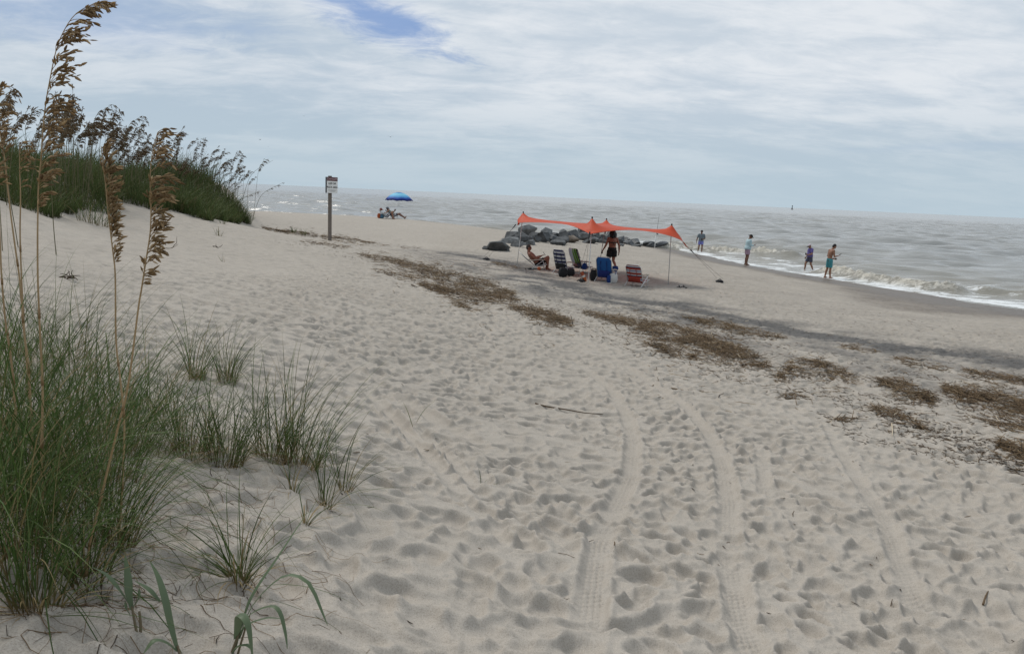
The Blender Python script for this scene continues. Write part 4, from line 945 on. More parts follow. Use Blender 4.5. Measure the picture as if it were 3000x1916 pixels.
cn = empty('sun_canopy', tuple(base), 0, 'orange stretched fabric sun canopy on four thin poles', 'canopy')
NG = 57; gi = np.linspace(0, 1, NG); A2, B2 = np.meshgrid(gi, gi, indexing='ij')
def bil(dic): return (1-A2)[...,None]*(1-B2)[...,None]*dic['A']+A2[...,None]*(1-B2)[...,None]*dic['B']+A2[...,None]*B2[...,None]*dic['D']+(1-A2)[...,None]*B2[...,None]*dic['C']
A0g, B0g = A2.copy(), B2.copy()
A2 = A0g+(.5-A0g)*2*.085*4*B0g*(1-B0g)*np.abs(2*A0g-1); B2 = B0g+(.5-B0g)*2*.11*4*A0g*(1-A0g)*np.abs(2*B0g-1)
S = bil(CN); Z = bil({k_: np.array([0, 0, .35*CN[k_][2]+.65*PT[k_][2]]) for k_ in CN})[...,2]; pin = {}
q = 10
for nm, (i, j) in {'A': (0, 0), 'B': (NG-1, 0), 'D': (NG-1, NG-1), 'C': (0, NG-1)}.items():
    ii = q if i == 0 else NG-1-q; jj = q if j == 0 else NG-1-q; pin[(i, j)] = CN[nm][2]
    for a_ in (-1, 0, 1):
        for b2 in (-1, 0, 1): pin[(ii+a_, jj+b2)] = PT[nm][2]-.065*(abs(a_)+abs(b2))
    # the sheet is carried up over the pole: bring its plan to the pole top
    g_ = np.exp(-(((A0g-ii/(NG-1))/.20)**2+((B0g-jj/(NG-1))/.20)**2)); off_ = PT[nm][:2]-S[ii, jj, :2]; cor = np.exp(-(((A0g-i/(NG-1))/.08)**2+((B0g-j/(NG-1))/.08)**2)); S[..., :2] += (g_*(1-cor)/(1-cor[ii, jj]))[...,None]*off_
tE = np.abs(2*gi-1)**2.1; PZ = {k_: PT[k_][2] for k_ in PT}
def edge_z(a_, b2, sag): mid = (PZ[a_]+PZ[b2])/2-sag; lin = CN[a_][2]*(1-gi)+CN[b2][2]*gi; return lin+(mid+(gi-.5)*(PZ[b2]-PZ[a_])-lin)*(1-tE)
E0, E1, E2, E3 = edge_z('A', 'C', .24), edge_z('B', 'D', .30), edge_z('A', 'B', .30), edge_z('C', 'D', .24)
for it in range(1500):
    T_ = Z.copy(); T_[1:-1,1:-1] = .25*(Z[:-2,1:-1]+Z[2:,1:-1]+Z[1:-1,:-2]+Z[1:-1,2:]); T_[0,:] = E0; T_[-1,:] = E1; T_[:,0] = E2; T_[:,-1] = E3
    for k_, p_ in pin.items(): T_[k_] = p_
    Z = T_
S[..., 2] = Z
cv = MB(); V = (S-base).reshape(-1, 3); f = grid_faces(NG, NG); nrm = np.array([0, 0, -.003])
cv.add(V, [tuple(x) for x in f]); co_ = cv.build('canopy_fabric', m_can, cn, True)
sm_ = co_.modifiers.new('thick', 'SOLIDIFY'); sm_.thickness = .003
BAG = {'A': at(1425, 762), 'B': at(1703, 826), 'C': at(1764, 774), 'D': at(2108, 828)}
for nm in 'ABCD':
    b_ = MB(); lo = PB[nm].copy(); lo[2] -= .25; b_.tube([lo-base, PT[nm]-base+np.array([0, 0, .02])], .0155 if nm in 'B' else .013, 8); b_.build('pole', m_pole if nm in 'BA' else m_polegrey, cn, True)
    b_ = MB(); b_.ball(PT[nm]-base+np.array([0, 0, .01]), (.032, .032, .04), 10, 6); b_.build('pole_cap', m_line, cn, True)
    b_ = MB(); dr = unit(BAG[nm]-CN[nm]); e0 = CN[nm]-base; b_.tube([e0-dr*.08, e0+dr*.22], [.026, .012], 6); b_.build('corner_strap', m_line, cn)
    tgt = BAG[nm]+np.array([0, 0, .16]); sd_ = unit(np.cross(dr, [0, 0, 1]))
    for s_ in (-1, 1):
        b_ = MB(); b_.tube([e0+dr*.2, tgt-base+sd_*s_*.13], .0042, 5); b_.build('guy_line', m_line, cn)
for nm, lab in (('A', 'dark sandbag at the far left end of the canopy line'), ('B', 'dark sandbag at the foot of the front canopy pole'), ('C', 'dark sandbag behind the walking woman holding the back canopy corner'), ('D', 'black sandbag half buried where the right canopy line meets the sand')):
    b_ = MB(); r_ = np.random.RandomState(ord(nm)); rings = []
    for t in np.linspace(0, 1, 9):
        w = .17*math.sin(math.pi*min(max(t*.86+.10, 0), 1))**.6; an = np.arange(14)/14*6.283; rings.append(np.stack([(t-.5)*.42+0*an, w*np.cos(an)*(1+.08*r_.normal(0, 1, 14)), .11+.62*w*np.sin(an)*(1+.08*r_.normal(0, 1, 14))], 1))
    b_.loft(rings); b_.tube([(-.1, 0, .2), (0, 0, .27), (.1, 0, .2)], .012, 6)
    s_ = .8 if nm == 'D' else .75; o = b_.build('sandbag', m_black, None, True, tuple(BAG[nm]-np.array([0, 0, .06]))); o.rotation_euler = (0, 0, .5); o.scale = (s_, s_, s_); tag(o, lab, 'sandbag', 'sandbags anchoring the canopy')

# ------------------------------------------------------------------ people
m_skin = mat('tanned_skin', (.25, .125, .078), .55, .12, 9); m_skinred = mat('sunburnt_skin', (.27, .115, .075), .5, .12, 9); m_skindark = mat('deep_tan_skin', (.165, .082, .052), .55, .12, 9)
m_hairb = mat('black_hair', (.010, .008, .008), .6, .4, 30); m_hairg = mat('greying_hair', (.055, .045, .04), .7, .4, 40)
def voxel(mb, name, vox, m, parent, its=3, fac=.5):
    me = bpy.data.meshes.new('tmp'); me.from_pydata(np.concatenate(mb.v).tolist(), [], mb.f); me.update(); o = bpy.data.objects.new('tmp', me); COL.objects.link(o)
    r = o.modifiers.new('r', 'REMESH'); r.mode = 'VOXEL'; r.voxel_size = vox; r.use_smooth_shade = True
    s = o.modifiers.new('s', 'SMOOTH'); s.factor = fac; s.iterations = its
    dg = bpy.context.evaluated_depsgraph_get(); dg.update(); nm = bpy.data.meshes.new_from_object(o.evaluated_get(dg)); nm.name = name
    bpy.data.objects.remove(o); bpy.data.meshes.remove(me); nm.materials.clear()
    return link(name, nm, m, parent, True)
def capsule(mb, a, b, ra, rb, n=12):
    a = np.asarray(a, float); b = np.asarray(b, float); d = unit(b-a); pts = []; rad = []
    for t in np.linspace(-1, 0, 4): pts.append(a+d*ra*math.sin(t*math.pi/2*.94)); rad.append(ra*max(math.cos(t*math.pi/2*.94), .02))
    for t in np.linspace(0, 1, 4): pts.append(b+d*rb*math.sin(t*math.pi/2*.94)); rad.append(rb*max(math.cos(t*math.pi/2*.94), .02))
    # constant frame
    ref = np.array([0, 0, 1.0]) if abs(d[2]) < .85 else np.array([0, 1.0, 0]); u = unit(np.cross(d, ref)); w = np.cross(u, d); an = np.arange(n)/n*2*np.pi
    mb.loft([p+r*(np.cos(an)[:,None]*u+np.sin(an)[:,None]*w)[::-1] for p, r in zip(pts, rad)])
def frustum(mb, a, b, ra, rb, n=18, flat=1.0):
    a = np.asarray(a, float); b = np.asarray(b, float); d = unit(b-a); ref = np.array([0, 0, 1.0]) if abs(d[2]) < .85 else np.array([1.0, 0, 0]); u = unit(np.cross(d, ref)); w = np.cross(u, d); an = np.arange(n)/n*2*np.pi
    mb.loft([a+(b-a)*t+(ra+(rb-ra)*t)*(np.cos(an)[:,None]*u+np.sin(an)[:,None]*w*flat)[::-1] for t in (0, .5, 1)])
def stand(**k):
    J = dict(pelvis=(0, 0, .95), neck=(0, 0, 1.47), head=(0, .02, 1.635), look=(0, 1, 0), shL=(-.185, 0, 1.41), shR=(.185, 0, 1.41), elL=(-.235, -.02, 1.12), elR=(.235, -.02, 1.12), wrL=(-.25, .05, .88), wrR=(.25, .05, .88),
             hdL=(0, .15, -1), hdR=(0, .15, -1), hipL=(-.095, 0, .91), hipR=(.095, 0, .91), knL=(-.10, .02, .49), knR=(.10, .02, .49), anL=(-.105, -.02, .085), anR=(.105, -.02, .085), ftL=(-.15, 1, 0), ftR=(.15, 1, 0))
    J.update(k); return {a: np.array(b, float) for a, b in J.items()}
TR = [(-.19, .07, .06), (-.10, .135, .10), (0, .165, .118), (.12, .163, .115), (.30, .143, .102), (.50, .155, .112), (.72, .178, .118), (.88, .165, .095), (.97, .09, .07), (1.03, .05, .05)]
def torso_rings(J, lo, hi, grow, W=1.0, D=1.0, belly=0.0, n=22, extra=()):
    pel, neck = J['pelvis'], J['neck']; ax = neck-pel; lat0 = unit(J['hipR']-J['hipL']); lat1 = unit(J['shR']-J['shL']); rings = []; T = np.array(TR)
    bow = J.get('bow', np.zeros(3))
    for t in np.linspace(lo, hi, 16):
        rx = np.interp(t, T[:,0], T[:,1])*W+grow; ry = np.interp(t, T[:,0], T[:,2])*D+grow
        lat = unit(lat0*(1-t)+lat1*t); f = unit(np.cross(unit(ax), lat)); c = pel+ax*t+bow*math.sin(math.pi*min(max(t, 0), 1)); b_ = belly*math.exp(-((t-.25)/.22)**2)
        an = np.arange(n)/n*2*np.pi; y = np.sin(an); y = y*ry+np.maximum(y, 0)*b_
        rings.append(c+np.cos(an)[:,None]*lat*rx+y[:,None]*f)
    return rings
def hand(mb, wr, d, side, curl=.5, toward=None):
    d = unit(d); ref = np.array([side, 0, 0.0]) if toward is None else np.asarray(toward, float); n_p = unit(ref-d*np.dot(ref, d)); w = np.cross(d, n_p)*side
    pc = wr+d*.05
    an = np.arange(10)/10*6.283; mb.loft([wr+d*t+(np.cos(an)[:,None]*w*wd+np.sin(an)[:,None]*n_p*.014)[::-1] for t, wd in ((-.01, .024), (.03, .036), (.07, .042), (.092, .038))])
    for i, (o_, l) in enumerate(((-.031, .066), (-.010, .076), (.011, .071), (.031, .056))):
        a = wr+d*.088+w*o_; d1 = unit(d-n_p*curl*.6); b_ = a+d1*l*.5; d2 = unit(d1-n_p*curl*1.1); c = b_+d2*l*.5; capsule(mb, a, b_, .0098, .0092, 8); capsule(mb, b_, c, .0092, .008, 8)
    a = wr+d*.03-w*.034; b_ = a+unit(d*.6-w*.75-n_p*.2)*.042; c = b_+unit(d-w*.1-n_p*.5)*.032; capsule(mb, a, b_, .0125, .011, 8); capsule(mb, b_, c, .011, .009, 8)
def body(J, parent, skin, W=1.0, D=1.0, belly=0.0, limb=1.0, curl=.5, vox=.0082):
    mb = MB(); mb.loft(torso_rings(J, -.19, 1.02, 0, W, D, belly))
    nk = J['neck']; hd = J['head']; look = unit(J['look']); upv = unit(hd-nk); lat = unit(np.cross(look, np.array([0, 0, 1.0]))); hu = np.cross(lat, look); rot = np.stack([lat, look, hu], 1)
    capsule(mb, nk-upv*.03, hd-hu*.03, .060*limb, .055)
    mb.ball(hd+hu*.02-look*.005, (.076, .097, .108), 16, 12, rot); mb.ball(hd-hu*.055+look*.035, (.055, .062, .062), 14, 8, rot)
    capsule(mb, hd+look*.088+hu*.015, hd+look*.108-hu*.022, .011, .016, 8); capsule(mb, hd+look*.088-hu*.062-lat*.018, hd+look*.088-hu*.062+lat*.018, .011, .011, 8)
    for s in (-1, 1): mb.ball(hd+lat*s*.078-look*.008, (.014, .026, .034), 8, 6, rot)
    for q, s in (('L', -1), ('R', 1)):
        sh, el, wr = J['sh'+q], J['el'+q], J['wr'+q]
        capsule(mb, sh+(nk-sh)*.35, sh, .058*limb, .062*limb); capsule(mb, sh, el, .054*limb, .041*limb); m_ = el+(wr-el)*.28; capsule(mb, el, m_, .041*limb, .042*limb); capsule(mb, m_, wr, .042*limb, .027*limb)
        hand(mb, wr, J['hd'+q], s, curl if np.isscalar(curl) else curl[q], J.get('palm'+q))
        hip, kn, an_ = J['hip'+q], J['kn'+q], J['an'+q]
        capsule(mb, hip, kn, .092*limb*W**.5, .056*limb); cf = kn+(an_-kn)*.3-unit(J['ft'+q])*.016; capsule(mb, kn, cf, .054*limb, .057*limb); capsule(mb, cf, an_, .057*limb, .036)
        f = unit(J['ft'+q]); dn = unit(J.get('sole'+q, np.array([0, 0, -1.0]))); heel = an_+dn*.045-f*.045; ball_ = an_+dn*.058+f*.12; capsule(mb, an_, heel, .036, .034); capsule(mb, heel, ball_, .034, .030); l_ = np.cross(f, dn)
        for k, e in enumerate((-.026, -.012, .002, .014, .026)): capsule(mb, ball_+l_*e*.8, ball_+l_*e+f*(.062-.006*k if s > 0 else .062-.006*(4-k))+dn*.004, .015, .011, 7)
        capsule(mb, an_-dn*.01, ball_, .036, .024)
    return voxel(mb, 'body', vox, skin, parent, 2)
def shirt(J, parent, m, lo, hi=.98, W=1.0, D=1.0, belly=0.0, sleeve=.6, grow=.022, flare=0.0, name='shirt'):
    mb = MB(); rg = torso_rings(J, lo, hi, grow, W, D, belly); k = len(rg)
    if flare:
        for i in range(k//2): c = rg[i].mean(0); rg[i] = c+(rg[i]-c)*(1+flare*(1-i/(k/2)))
    mb.loft(rg)
    for q in 'LR':
        sh, el, wr = J['sh'+q], J['el'+q], J['wr'+q]; capsule(mb, sh+(J['neck']-sh)*.45, sh, .07, .078)
        if sleeve <= 1: frustum(mb, sh, sh+(el-sh)*sleeve, .078, .070)
        else: capsule(mb, sh, el, .076, .062); frustum(mb, el, el+(wr-el)*.93, .062, .044)
    return voxel(mb, name, .011, m, parent, 3)
def shorts(J, parent, m, top=.14, frac=.62, W=1.0, D=1.0, belly=0, r1=.105, r2=.095, name='shorts', skirt=False):
    mb = MB(); mb.loft(torso_rings(J, -.12, top, .016, W, D, belly*.7))
    for q in 'LR':
        h, k_ = J['hip'+q], J['kn'+q]; mb.ball(h, (.105*W**.5, .105, .10), 12, 8); frustum(mb, h+(h-k_)*.05, h+(k_-h)*frac, r1*W**.5, r2*W**.5)
    return voxel(mb, name, .011, m, parent, 3)
def hair(J, parent, m, back=.0, top=1.0, bushy=0.0, seed=0):
    hd = J['head']; look = unit(J['look']); lat = unit(np.cross(look, np.array([0, 0, 1.0]))); hu = np.cross(lat, look); rot = np.stack([lat, look, hu], 1); mb = MB()
    if bushy:
        r_ = np.random.RandomState(seed)
        mb.ball(hd+hu*.02-look*.02, (.135, .125, .15), 16, 12, rot)
        for k in range(46):
            v = unit(r_.normal(0, 1, 3)); v[1] = -abs(v[1])*.8+.15; c = hd-hu*.03-look*.02+rot@(v*np.array([.14, .115, .19])); mb.ball(c, r_.uniform(.035, .06), 8, 6)
        return voxel(mb, 'hair', .014, m, parent, 1)
    mb.ball(hd+hu*.045-look*.022, (.084, .094, .094), 16, 12, rot); mb.ball(hd-look*.055-hu*.0, (.074, .06, .085), 12, 8, rot)
    return voxel(mb, 'hair', .011, m, parent, 2)
def cap(J, parent, m, m2=None, wide=False, name='cap'):
    hd = J['head']; look = unit(J['look']); lat = unit(np.cross(look, np.array([0, 0, 1.0]))); hu = np.cross(lat, look); rot = np.stack([lat, look, hu], 1)
    n = 20; an = np.arange(n)/n*6.283; rings = []
    for t in np.linspace(0, 1, 8): a_ = t*math.pi/2*.97; rings.append(hd+hu*(.045+.088*math.sin(a_))-look*.006+math.cos(a_)*(np.cos(an)[:,None]*lat*.088+np.sin(an)[:,None]*look*.108))
    mb = MB(); mb.loft(rings); c = mb.build(name, m, parent, True)
    b_ = MB()
    if wide: b_.loft([hd+hu*z-look*.0+(np.cos(an)[:,None]*lat*(.088+e)+np.sin(an)[:,None]*look*(.108+e)) for z, e in ((.050, 0), (.030, .065), (.020, .068), (.040, .0))])
    else:
        a2 = np.linspace(.15, math.pi-.15, 14); top = np.concatenate([hd+hu*.050+np.cos(a2)[:,None]*lat*.086+np.sin(a2)[:,None]*look*.10, (hd+hu*.030+np.cos(a2)[:,None]*lat*.085+(.10+.095*np.sin(a2)**.7)[:,None]*look)[::-1]])
        b_.loft([top, top-hu*.010])
    b_.build('brim', m2 or m, c, True); return c
def person(foot, hpx, heading, J, lab, sink=0.0, drop=0.0, grp=None, H=1.75):
    p, d = on(*foot)
    if p[2] < 0.0: p = zpt(foot[0], foot[1], 0.0); d = float(np.dot(p-EYE, fw))
    s = hpx/F*d/H; p = p.copy(); p[2] = max(gz(p[0], p[1]), -.06)+.004-sink
    t = empty('person', tuple(p), R(heading), lab, 'person', grp); t.scale = (s, s, s); return t, p, d, s
def hold(name, lab, cat, root, local, build):
    """a thing held in a hand: top-level, placed from the holder's frame"""
    a = root.rotation_euler[2]; s = root.scale[0]; w = np.array(root.location)+rotz(a)@(np.array(local)*s)
    o = build(); o.location = tuple(w); o.rotation_euler = (0, 0, a); tag(o, lab, cat); return o
m_phone = mat('phone_black', (.012, .012, .014), .25, .1)
def phone(tilt, sz=(.075, .15, .009)):
    def f():
        b_ = MB(); c, s = math.cos(tilt), math.sin(tilt); b_.box((0, 0, 0), sz, np.array([[1, 0, 0], [0, c, -s], [0, s, c]]), .004); return b_.build('phone', m_phone)
    return f
m_tee = mat('grey_blue_tee', (.135, .165, .185), .8, .15); m_peri = mat('periwinkle_swim_shorts', (.16, .17, .42), .7, .2); m_aqua = mat('pale_aqua_shirt', (.40, .52, .545), .8, .12); m_pink = mat('mauve_shorts', (.32, .22, .28), .8, .15)
m_purp = mat('purple_tee', (.105, .085, .235), .8, .2); m_navy = mat('slate_shorts', (.055, .058, .085), .8, .3); m_teal = mat('teal_board_shorts', (.045, .21, .235), .7, .22, 6); m_blk = mat('black_swimwear', (.008, .008, .009), .75, .3); m_capw = mat('white_pink_cap', (.55, .47, .50), .8, .1); m_bik = mat('dark_bikini', (.02, .02, .022), .7, .3)
SH = 'people at the edge of the surf'
# walking towards the camera
J = stand(knR=(.12, -.02, .50), anR=(.15, -.26, .16), ftR=(.1, .8, -.55), soleR=(0, -.5, -.85), knL=(-.10, .10, .49), anL=(-.10, .08, .085), elR=(.29, -.05, 1.13), wrR=(.33, -.01, .88), elL=(-.27, -.04, 1.14), wrL=(-.10, .20, 1.07), hdL=(.7, .5, .1), head=(0, .03, 1.635))
t, p, d, s = person((2051, 740), 68, 172, J, 'man in grey-blue tee and periwinkle shorts walking towards the camera through the surf edge', .03, 0, SH)
body(J, t, m_skindark, 1.02); shirt(J, t, m_tee, -.02, W=1.02, sleeve=.75); shorts(J, t, m_peri, .10, .55); cap(J, t, m_blk)
hold('drink_can', 'dark drink can held against the walking man\'s belly', 'can', t, (-.02, .26, 1.08), lambda: (lambda b_: (b_.tube([(0, 0, -.06), (0, 0, -.054), (0, 0, .054), (0, 0, .06)], [.026, .033, .033, .027], 12), b_.build('drink_can', m_phone, None, True))[-1])(MB()))
# reading a phone in a wide hat
J = stand(neck=(0, .05, 1.47), head=(0, .12, 1.625), look=(0, .88, -.48), shL=(-.19, .04, 1.41), shR=(.19, .04, 1.41), elR=(.22, .06, 1.13), wrR=(.08, .30, 1.14), hdR=(-.25, .9, .25), elL=(-.22, .06, 1.13), wrL=(-.06, .30, 1.12), hdL=(.25, .9, .25), palmL=(0, -.3, 1), palmR=(0, -.3, 1))
t, p, d, s = person((2186, 777), 89, -84, J, 'person in a black brimmed hat and pale aqua long-sleeved shirt looking at a phone', .0, 0, SH)
body(J, t, m_skindark, 1.05, 1.1); shirt(J, t, m_aqua, -.16, W=1.12, D=1.18, sleeve=2, grow=.035, flare=.14); shorts(J, t, m_pink, .0, .72, 1.05, r1=.11, r2=.105); cap(J, t, m_blk, wide=True, name='hat')
hold('phone', 'phone held out by the person in the pale aqua shirt', 'phone', t, (.0, .42, 1.20), phone(.5))
# wading man in purple
J = stand(neck=(0, .03, 1.46), head=(0, .10, 1.61), look=(0, .86, -.5), knR=(.11, .20, .50), anR=(.11, .22, .10), knL=(-.11, -.04, .48), anL=(-.12, -.22, .12), elL=(-.27, .05, 1.13), wrL=(-.20, .30, 1.05), hdL=(.1, .8, .5), elR=(.27, -.03, 1.12), wrR=(.23, .14, .90), hdR=(0, .5, -.8))
t, p, d, s = person((2369, 791), 81, 98, J, 'stocky man in a purple tee and white cap wading left through the foam', .04, 0, SH)
body(J, t, m_skin, 1.15, 1.2, .07, 1.1); shirt(J, t, m_purp, -.05, W=1.17, D=1.22, belly=.07, sleeve=.72); shorts(J, t, m_navy, .08, .70, 1.15, 1.1, r1=.11, r2=.105); cap(J, t, m_capw, m_blk)
hold('drink_can', 'dark can held out in front of the man in purple', 'can', t, (-.19, .41, 1.12), lambda: (lambda b_: (b_.tube([(0, 0, -.06), (0, 0, -.054), (0, 0, .054), (0, 0, .06)], [.026, .033, .033, .027], 12), b_.build('drink_can', m_phone, None, True))[-1])(MB()))
# bare-chested man with phone
J = stand(neck=(0, .07, 1.47), head=(0, .17, 1.61), look=(0, .80, -.6), shL=(-.19, .05, 1.41), shR=(.19, .05, 1.41), elR=(.24, .08, 1.12), wrR=(.13, .34, 1.16), hdR=(-.1, .85, .45), elL=(-.24, .02, 1.12), wrL=(-.14, .24, .99), hdL=(.2, .95, 0), palmR=(0, -.4, 1), knR=(.10, .03, .49), anR=(.11, .05, .085), anL=(-.11, -.10, .085), knL=(-.10, -.02, .49), bow=(0, -.03, 0))
t, p, d, s = person((2425, 815), 101, -80, J, 'bare-chested man in long teal swim shorts looking down at a phone', .01, 0, SH)
body(J, t, m_skin, .96, .98); shorts(J, t, m_teal, .10, .86, .98, r1=.105, r2=.095); hair(J, t, m_hairb)
hold('phone', 'phone tilted up in the hand of the bare-chested man', 'phone', t, (.10, .47, 1.24), phone(.55, (.08, .16, .01)))
hold('dark_ball', 'round dark object held at the waist of the man in teal shorts', 'ball', t, (-.12, .40, .99), lambda: (lambda b_: (b_.ball((0, 0, 0), .055, 12, 8), b_.tube([(0, -.06, -.01), (0, .0, .055), (0, .06, -.01)], .006, 6), b_.build('dark_ball', m_phone, None, True))[-1])(MB()))
# woman walking away under the canopy
J = stand(shL=(-.185, 0, 1.41), shR=(.185, 0, 1.41), elL=(-.29, -.02, 1.15), wrL=(-.36, .12, .93), hdL=(-.1, .35, -.9), elR=(.29, -.04, 1.14), wrR=(.32, .0, .87), hdR=(0, .15, -1), knL=(-.09, .08, .49), anL=(-.08, .04, .085), knR=(.10, .03, .49), anR=(.13, -.28, .22), ftR=(.2, .75, -.6), soleR=(0, -.6, -.8), head=(-.01, .05, 1.62), look=(-.35, .9, -.25))
t, p, d, s = person((1789, 796), 121, 14, J, 'woman with bushy black hair, dark bikini top and black shorts walking away under the canopy', .01)
body(J, t, m_skinred, 1.06, 1.1, .02, 1.06); shorts(J, t, m_blk, .20, .58, 1.08, 1.06, r1=.125, r2=.128); hair(J, t, m_hairb, bushy=1, seed=5)
b_ = MB(); rg = np.array(torso_rings(J, .56, .63, .012, 1.06, 1.1, .02)); b_.loft(rg)
nk = J['neck']
for s_ in (-1, 1): b_.tube(bez([(s_*.055, .08, 1.52), (s_*.06, -.055, 1.47), (-s_*.03, -.122, 1.33), (-s_*.10, -.112, 1.26)], 10), .007, 6)
b_.ball((0, -.14, 1.255), (.03, .015, .02), 8, 6); b_.tube([(0, -.14, 1.25), (.03, -.15, 1.19), (.04, -.145, 1.14)], .008, 5); b_.tube([(0, -.14, 1.25), (-.02, -.15, 1.20), (-.035, -.145, 1.15)], .008, 5)
b_.build('bikini_top', m_bik, t, True)
hold('drink_can', 'small dark can in the left hand of the walking woman', 'can', t, (-.385, .16, .83), lambda: (lambda b_: (b_.tube([(0, 0, -.06), (0, 0, -.054), (0, 0, .054), (0, 0, .06)], [.026, .033, .033, .027], 12), b_.build('drink_can', m_phone, None, True))[-1])(MB()))

# ------------------------------------------------------------------ beach chairs
m_alu = mat('white_tube', (.58, .58, .57), .35, .06); m_arm = mat('pale_wood_arm', (.46, .40, .33), .55, .15)
def stripes(name, seq, freq): 
    st, x = [], 0.0; tot = sum(w for w, c in seq)
    for w, c in seq: st.append((x/tot, c)); x += w
    return ramp_mat(name, st, 's', .8, .12, True, freq)
NV, WH, RD, BL = (.020, .024, .085), (.52, .52, .54), (.30, .045, .03), (.10, .14, .27)
m_navy_st = stripes('navy_white_stripe', [(1, NV), (1, WH)], 5.5); m_red_st = stripes('red_white_blue_stripe', [(1.2, RD), (.8, WH), (.5, BL), (.6, WH), (1.1, RD), (.5, NV), (.7, WH)], 2.1)
m_blue = mat('blue_sling', (.012, .085, .27), .75, .2, 5); m_greysl = mat('pale_grey_sling', (.36, .37, .375), .8, .12); m_bluedk = mat('navy_pouch', (.010, .022, .13), .8, .25)
def chair(foot, heading, ang, m_fab, lab, wid=.54, bl=.74, pouch=None, shift=(0, 0), arms=True, zt=0.0):
    p = at(*foot); p = p+rotz(R(heading))@np.array([shift[0], shift[1], 0]); p[2] = gz(p[0], p[1])+.0
    t = empty('beach_chair', tuple(p), R(heading), lab, 'beach chair', 'low beach chairs'); a = R(ang); o_ = np.array([0, -.14, .17]); bd = np.array([0, -math.sin(a), math.cos(a)]); bn = np.array([0, math.cos(a), math.sin(a)]); x = wid/2
    fb = MB(); K_ = 15; rows = []
    for i in range(K_):
        t_ = i/(K_-1); w = x*(1 if t_ < .86 else .86+.14*math.cos((t_-.86)/.14*math.pi/2)); rows.append([o_+bd*bl*t_+np.array([e*w, 0, 0])-bn*.03*math.sin(math.pi*t_)*(1-e*e) for e in np.linspace(-1, 1, 7)])
    V = np.array(rows).reshape(-1, 3); V2 = V-bn*.006; nn = len(V); f = [tuple(q) for q in grid_faces(K_, 7)]; f2 = [tuple(nn+i for i in q[::-1]) for q in f]
    rim = list(range(0, 7))+[i*7+6 for i in range(1, K_)]+[(K_-1)*7+i for i in range(5, -1, -1)]+[i*7 for i in range(K_-2, 0, -1)]; f3 = [(rim[i], rim[(i+1) % len(rim)], nn+rim[(i+1) % len(rim)], nn+rim[i]) for i in range(len(rim))]
    sv_ = np.tile(np.repeat(np.linspace(0, 1, K_), 7), 2); fb.add(np.concatenate([V, V2]), f+f2+f3, sv_*.98+.005); fb.build('back_sling', m_fab, t, True)
    st = MB(); q0 = o_; q1 = np.array([0, .30, .25]); rows = [[q0+(q1-q0)*i/8+np.array([e*x*.96, 0, -.035*math.sin(math.pi*i/8)]) for e in np.linspace(-1, 1, 5)] for i in range(9)]
    V = np.array(rows).reshape(-1, 3); V2 = V-np.array([0, 0, .006]); nn = len(V); f = [tuple(q) for q in grid_faces(9, 5)]; st.add(np.concatenate([V, V2]), f+[tuple(nn+i for i in q[::-1]) for q in f], np.tile(np.repeat(np.linspace(.05, .6, 9), 5), 2)); st.build('seat_sling', m_fab, t, True)
    fr = MB(); r = .0125; e = .012
    top = [o_+np.array([-x-e, 0, 0]), o_+bd*bl*.88+np.array([-x-e, 0, 0]), o_+bd*(bl+.015)+np.array([-x*.72, 0, 0]), o_+bd*(bl+.02)+np.array([x*.72, 0, 0]), o_+bd*bl*.88+np.array([x+e, 0, 0]), o_+np.array([x+e, 0, 0])]
    fr.tube(top, r, 8); fr.tube([q0+np.array([-x-e, 0, 0]), q1+np.array([-x-e, .02, 0]), q1+np.array([x+e, .02, 0]), q0+np.array([x+e, 0, 0])], r, 8); fr.build('frame', m_alu, t, True)
    for s_ in (-1, 1):
        X = s_*(x+.035); ba = o_+bd*.30; am = MB(); A0 = np.array([X, ba[1]-.02, ba[2]+.02]); A1 = np.array([X, .20, .43+zt])
        am.tube(bez([A0, (A0+A1)/2+np.array([0, 0, .025]), A1], 8), [.019]*2+[.024]*4+[.021]+[.02] if len(bez([A0, (A0+A1)/2+np.array([0, 0, .025]), A1], 8)) == 8 else .022, 8); am.build('armrest', m_arm, t, True)
        lg = MB(); lg.tube([A1+np.array([0, -.02, 0]), np.array([X, -.36, .0])], r, 8); lg.build('leg', m_alu, t, True); lg = MB(); lg.tube([A1+np.array([-s_*.025, -.07, 0]), np.array([X-s_*.025, .27, .0])], r, 8); lg.build('leg', m_alu, t, True)
    cb = MB(); cb.tube([(-x-.035, -.36, .012), (x+.035, -.36, .012)], r, 8); cb.tube([(-x-.01, .27, .012), (x+.01, .27, .012)], r, 8); cb.build('crossbar', m_alu, t, True)
    if pouch is not None:
        pm = MB(); c0 = o_+bd*bl*pouch[1]-bn*.045; pm.box(c0, (wid*.8, .06, bl*pouch[2]), np.stack([[1, 0, 0], bn, bd], 1), .02); pm.build('pouch', pouch[0], t, True)
        for s_ in (-1, 1): sp_ = MB(); sp_.tube(bez([o_+bd*bl*.85+np.array([s_*.1, 0, 0])-bn*.02, o_+bd*bl*.6+np.array([s_*.13, 0, 0])-bn*.07, o_+bd*bl*.3+np.array([s_*.11, 0, 0])-bn*.04], 8), .011, 6); sp_.build('shoulder_strap', pouch[0], t, True)
    return t, p
ch_man, pm_ = chair((1577, 789), -86, 52, m_greysl, 'pale grey reclined beach chair holding the sunbathing man', bl=.80, shift=(0, 0))
chair((1652, 805), -42, 20, m_navy_st, 'navy and white striped beach chair with black bags at its back', bl=.80, pouch=(m_black, .20, .28))
ch_tow, pt_ = chair((1704, 800), -60, 24, m_navy, 'beach chair draped with a white and green towel', bl=.80)
chair((1776, 826), -30, 18, m_blue, 'plain bright blue beach chair next to the front canopy pole', bl=.76, pouch=(m_bluedk, .20, .34), wid=.56)
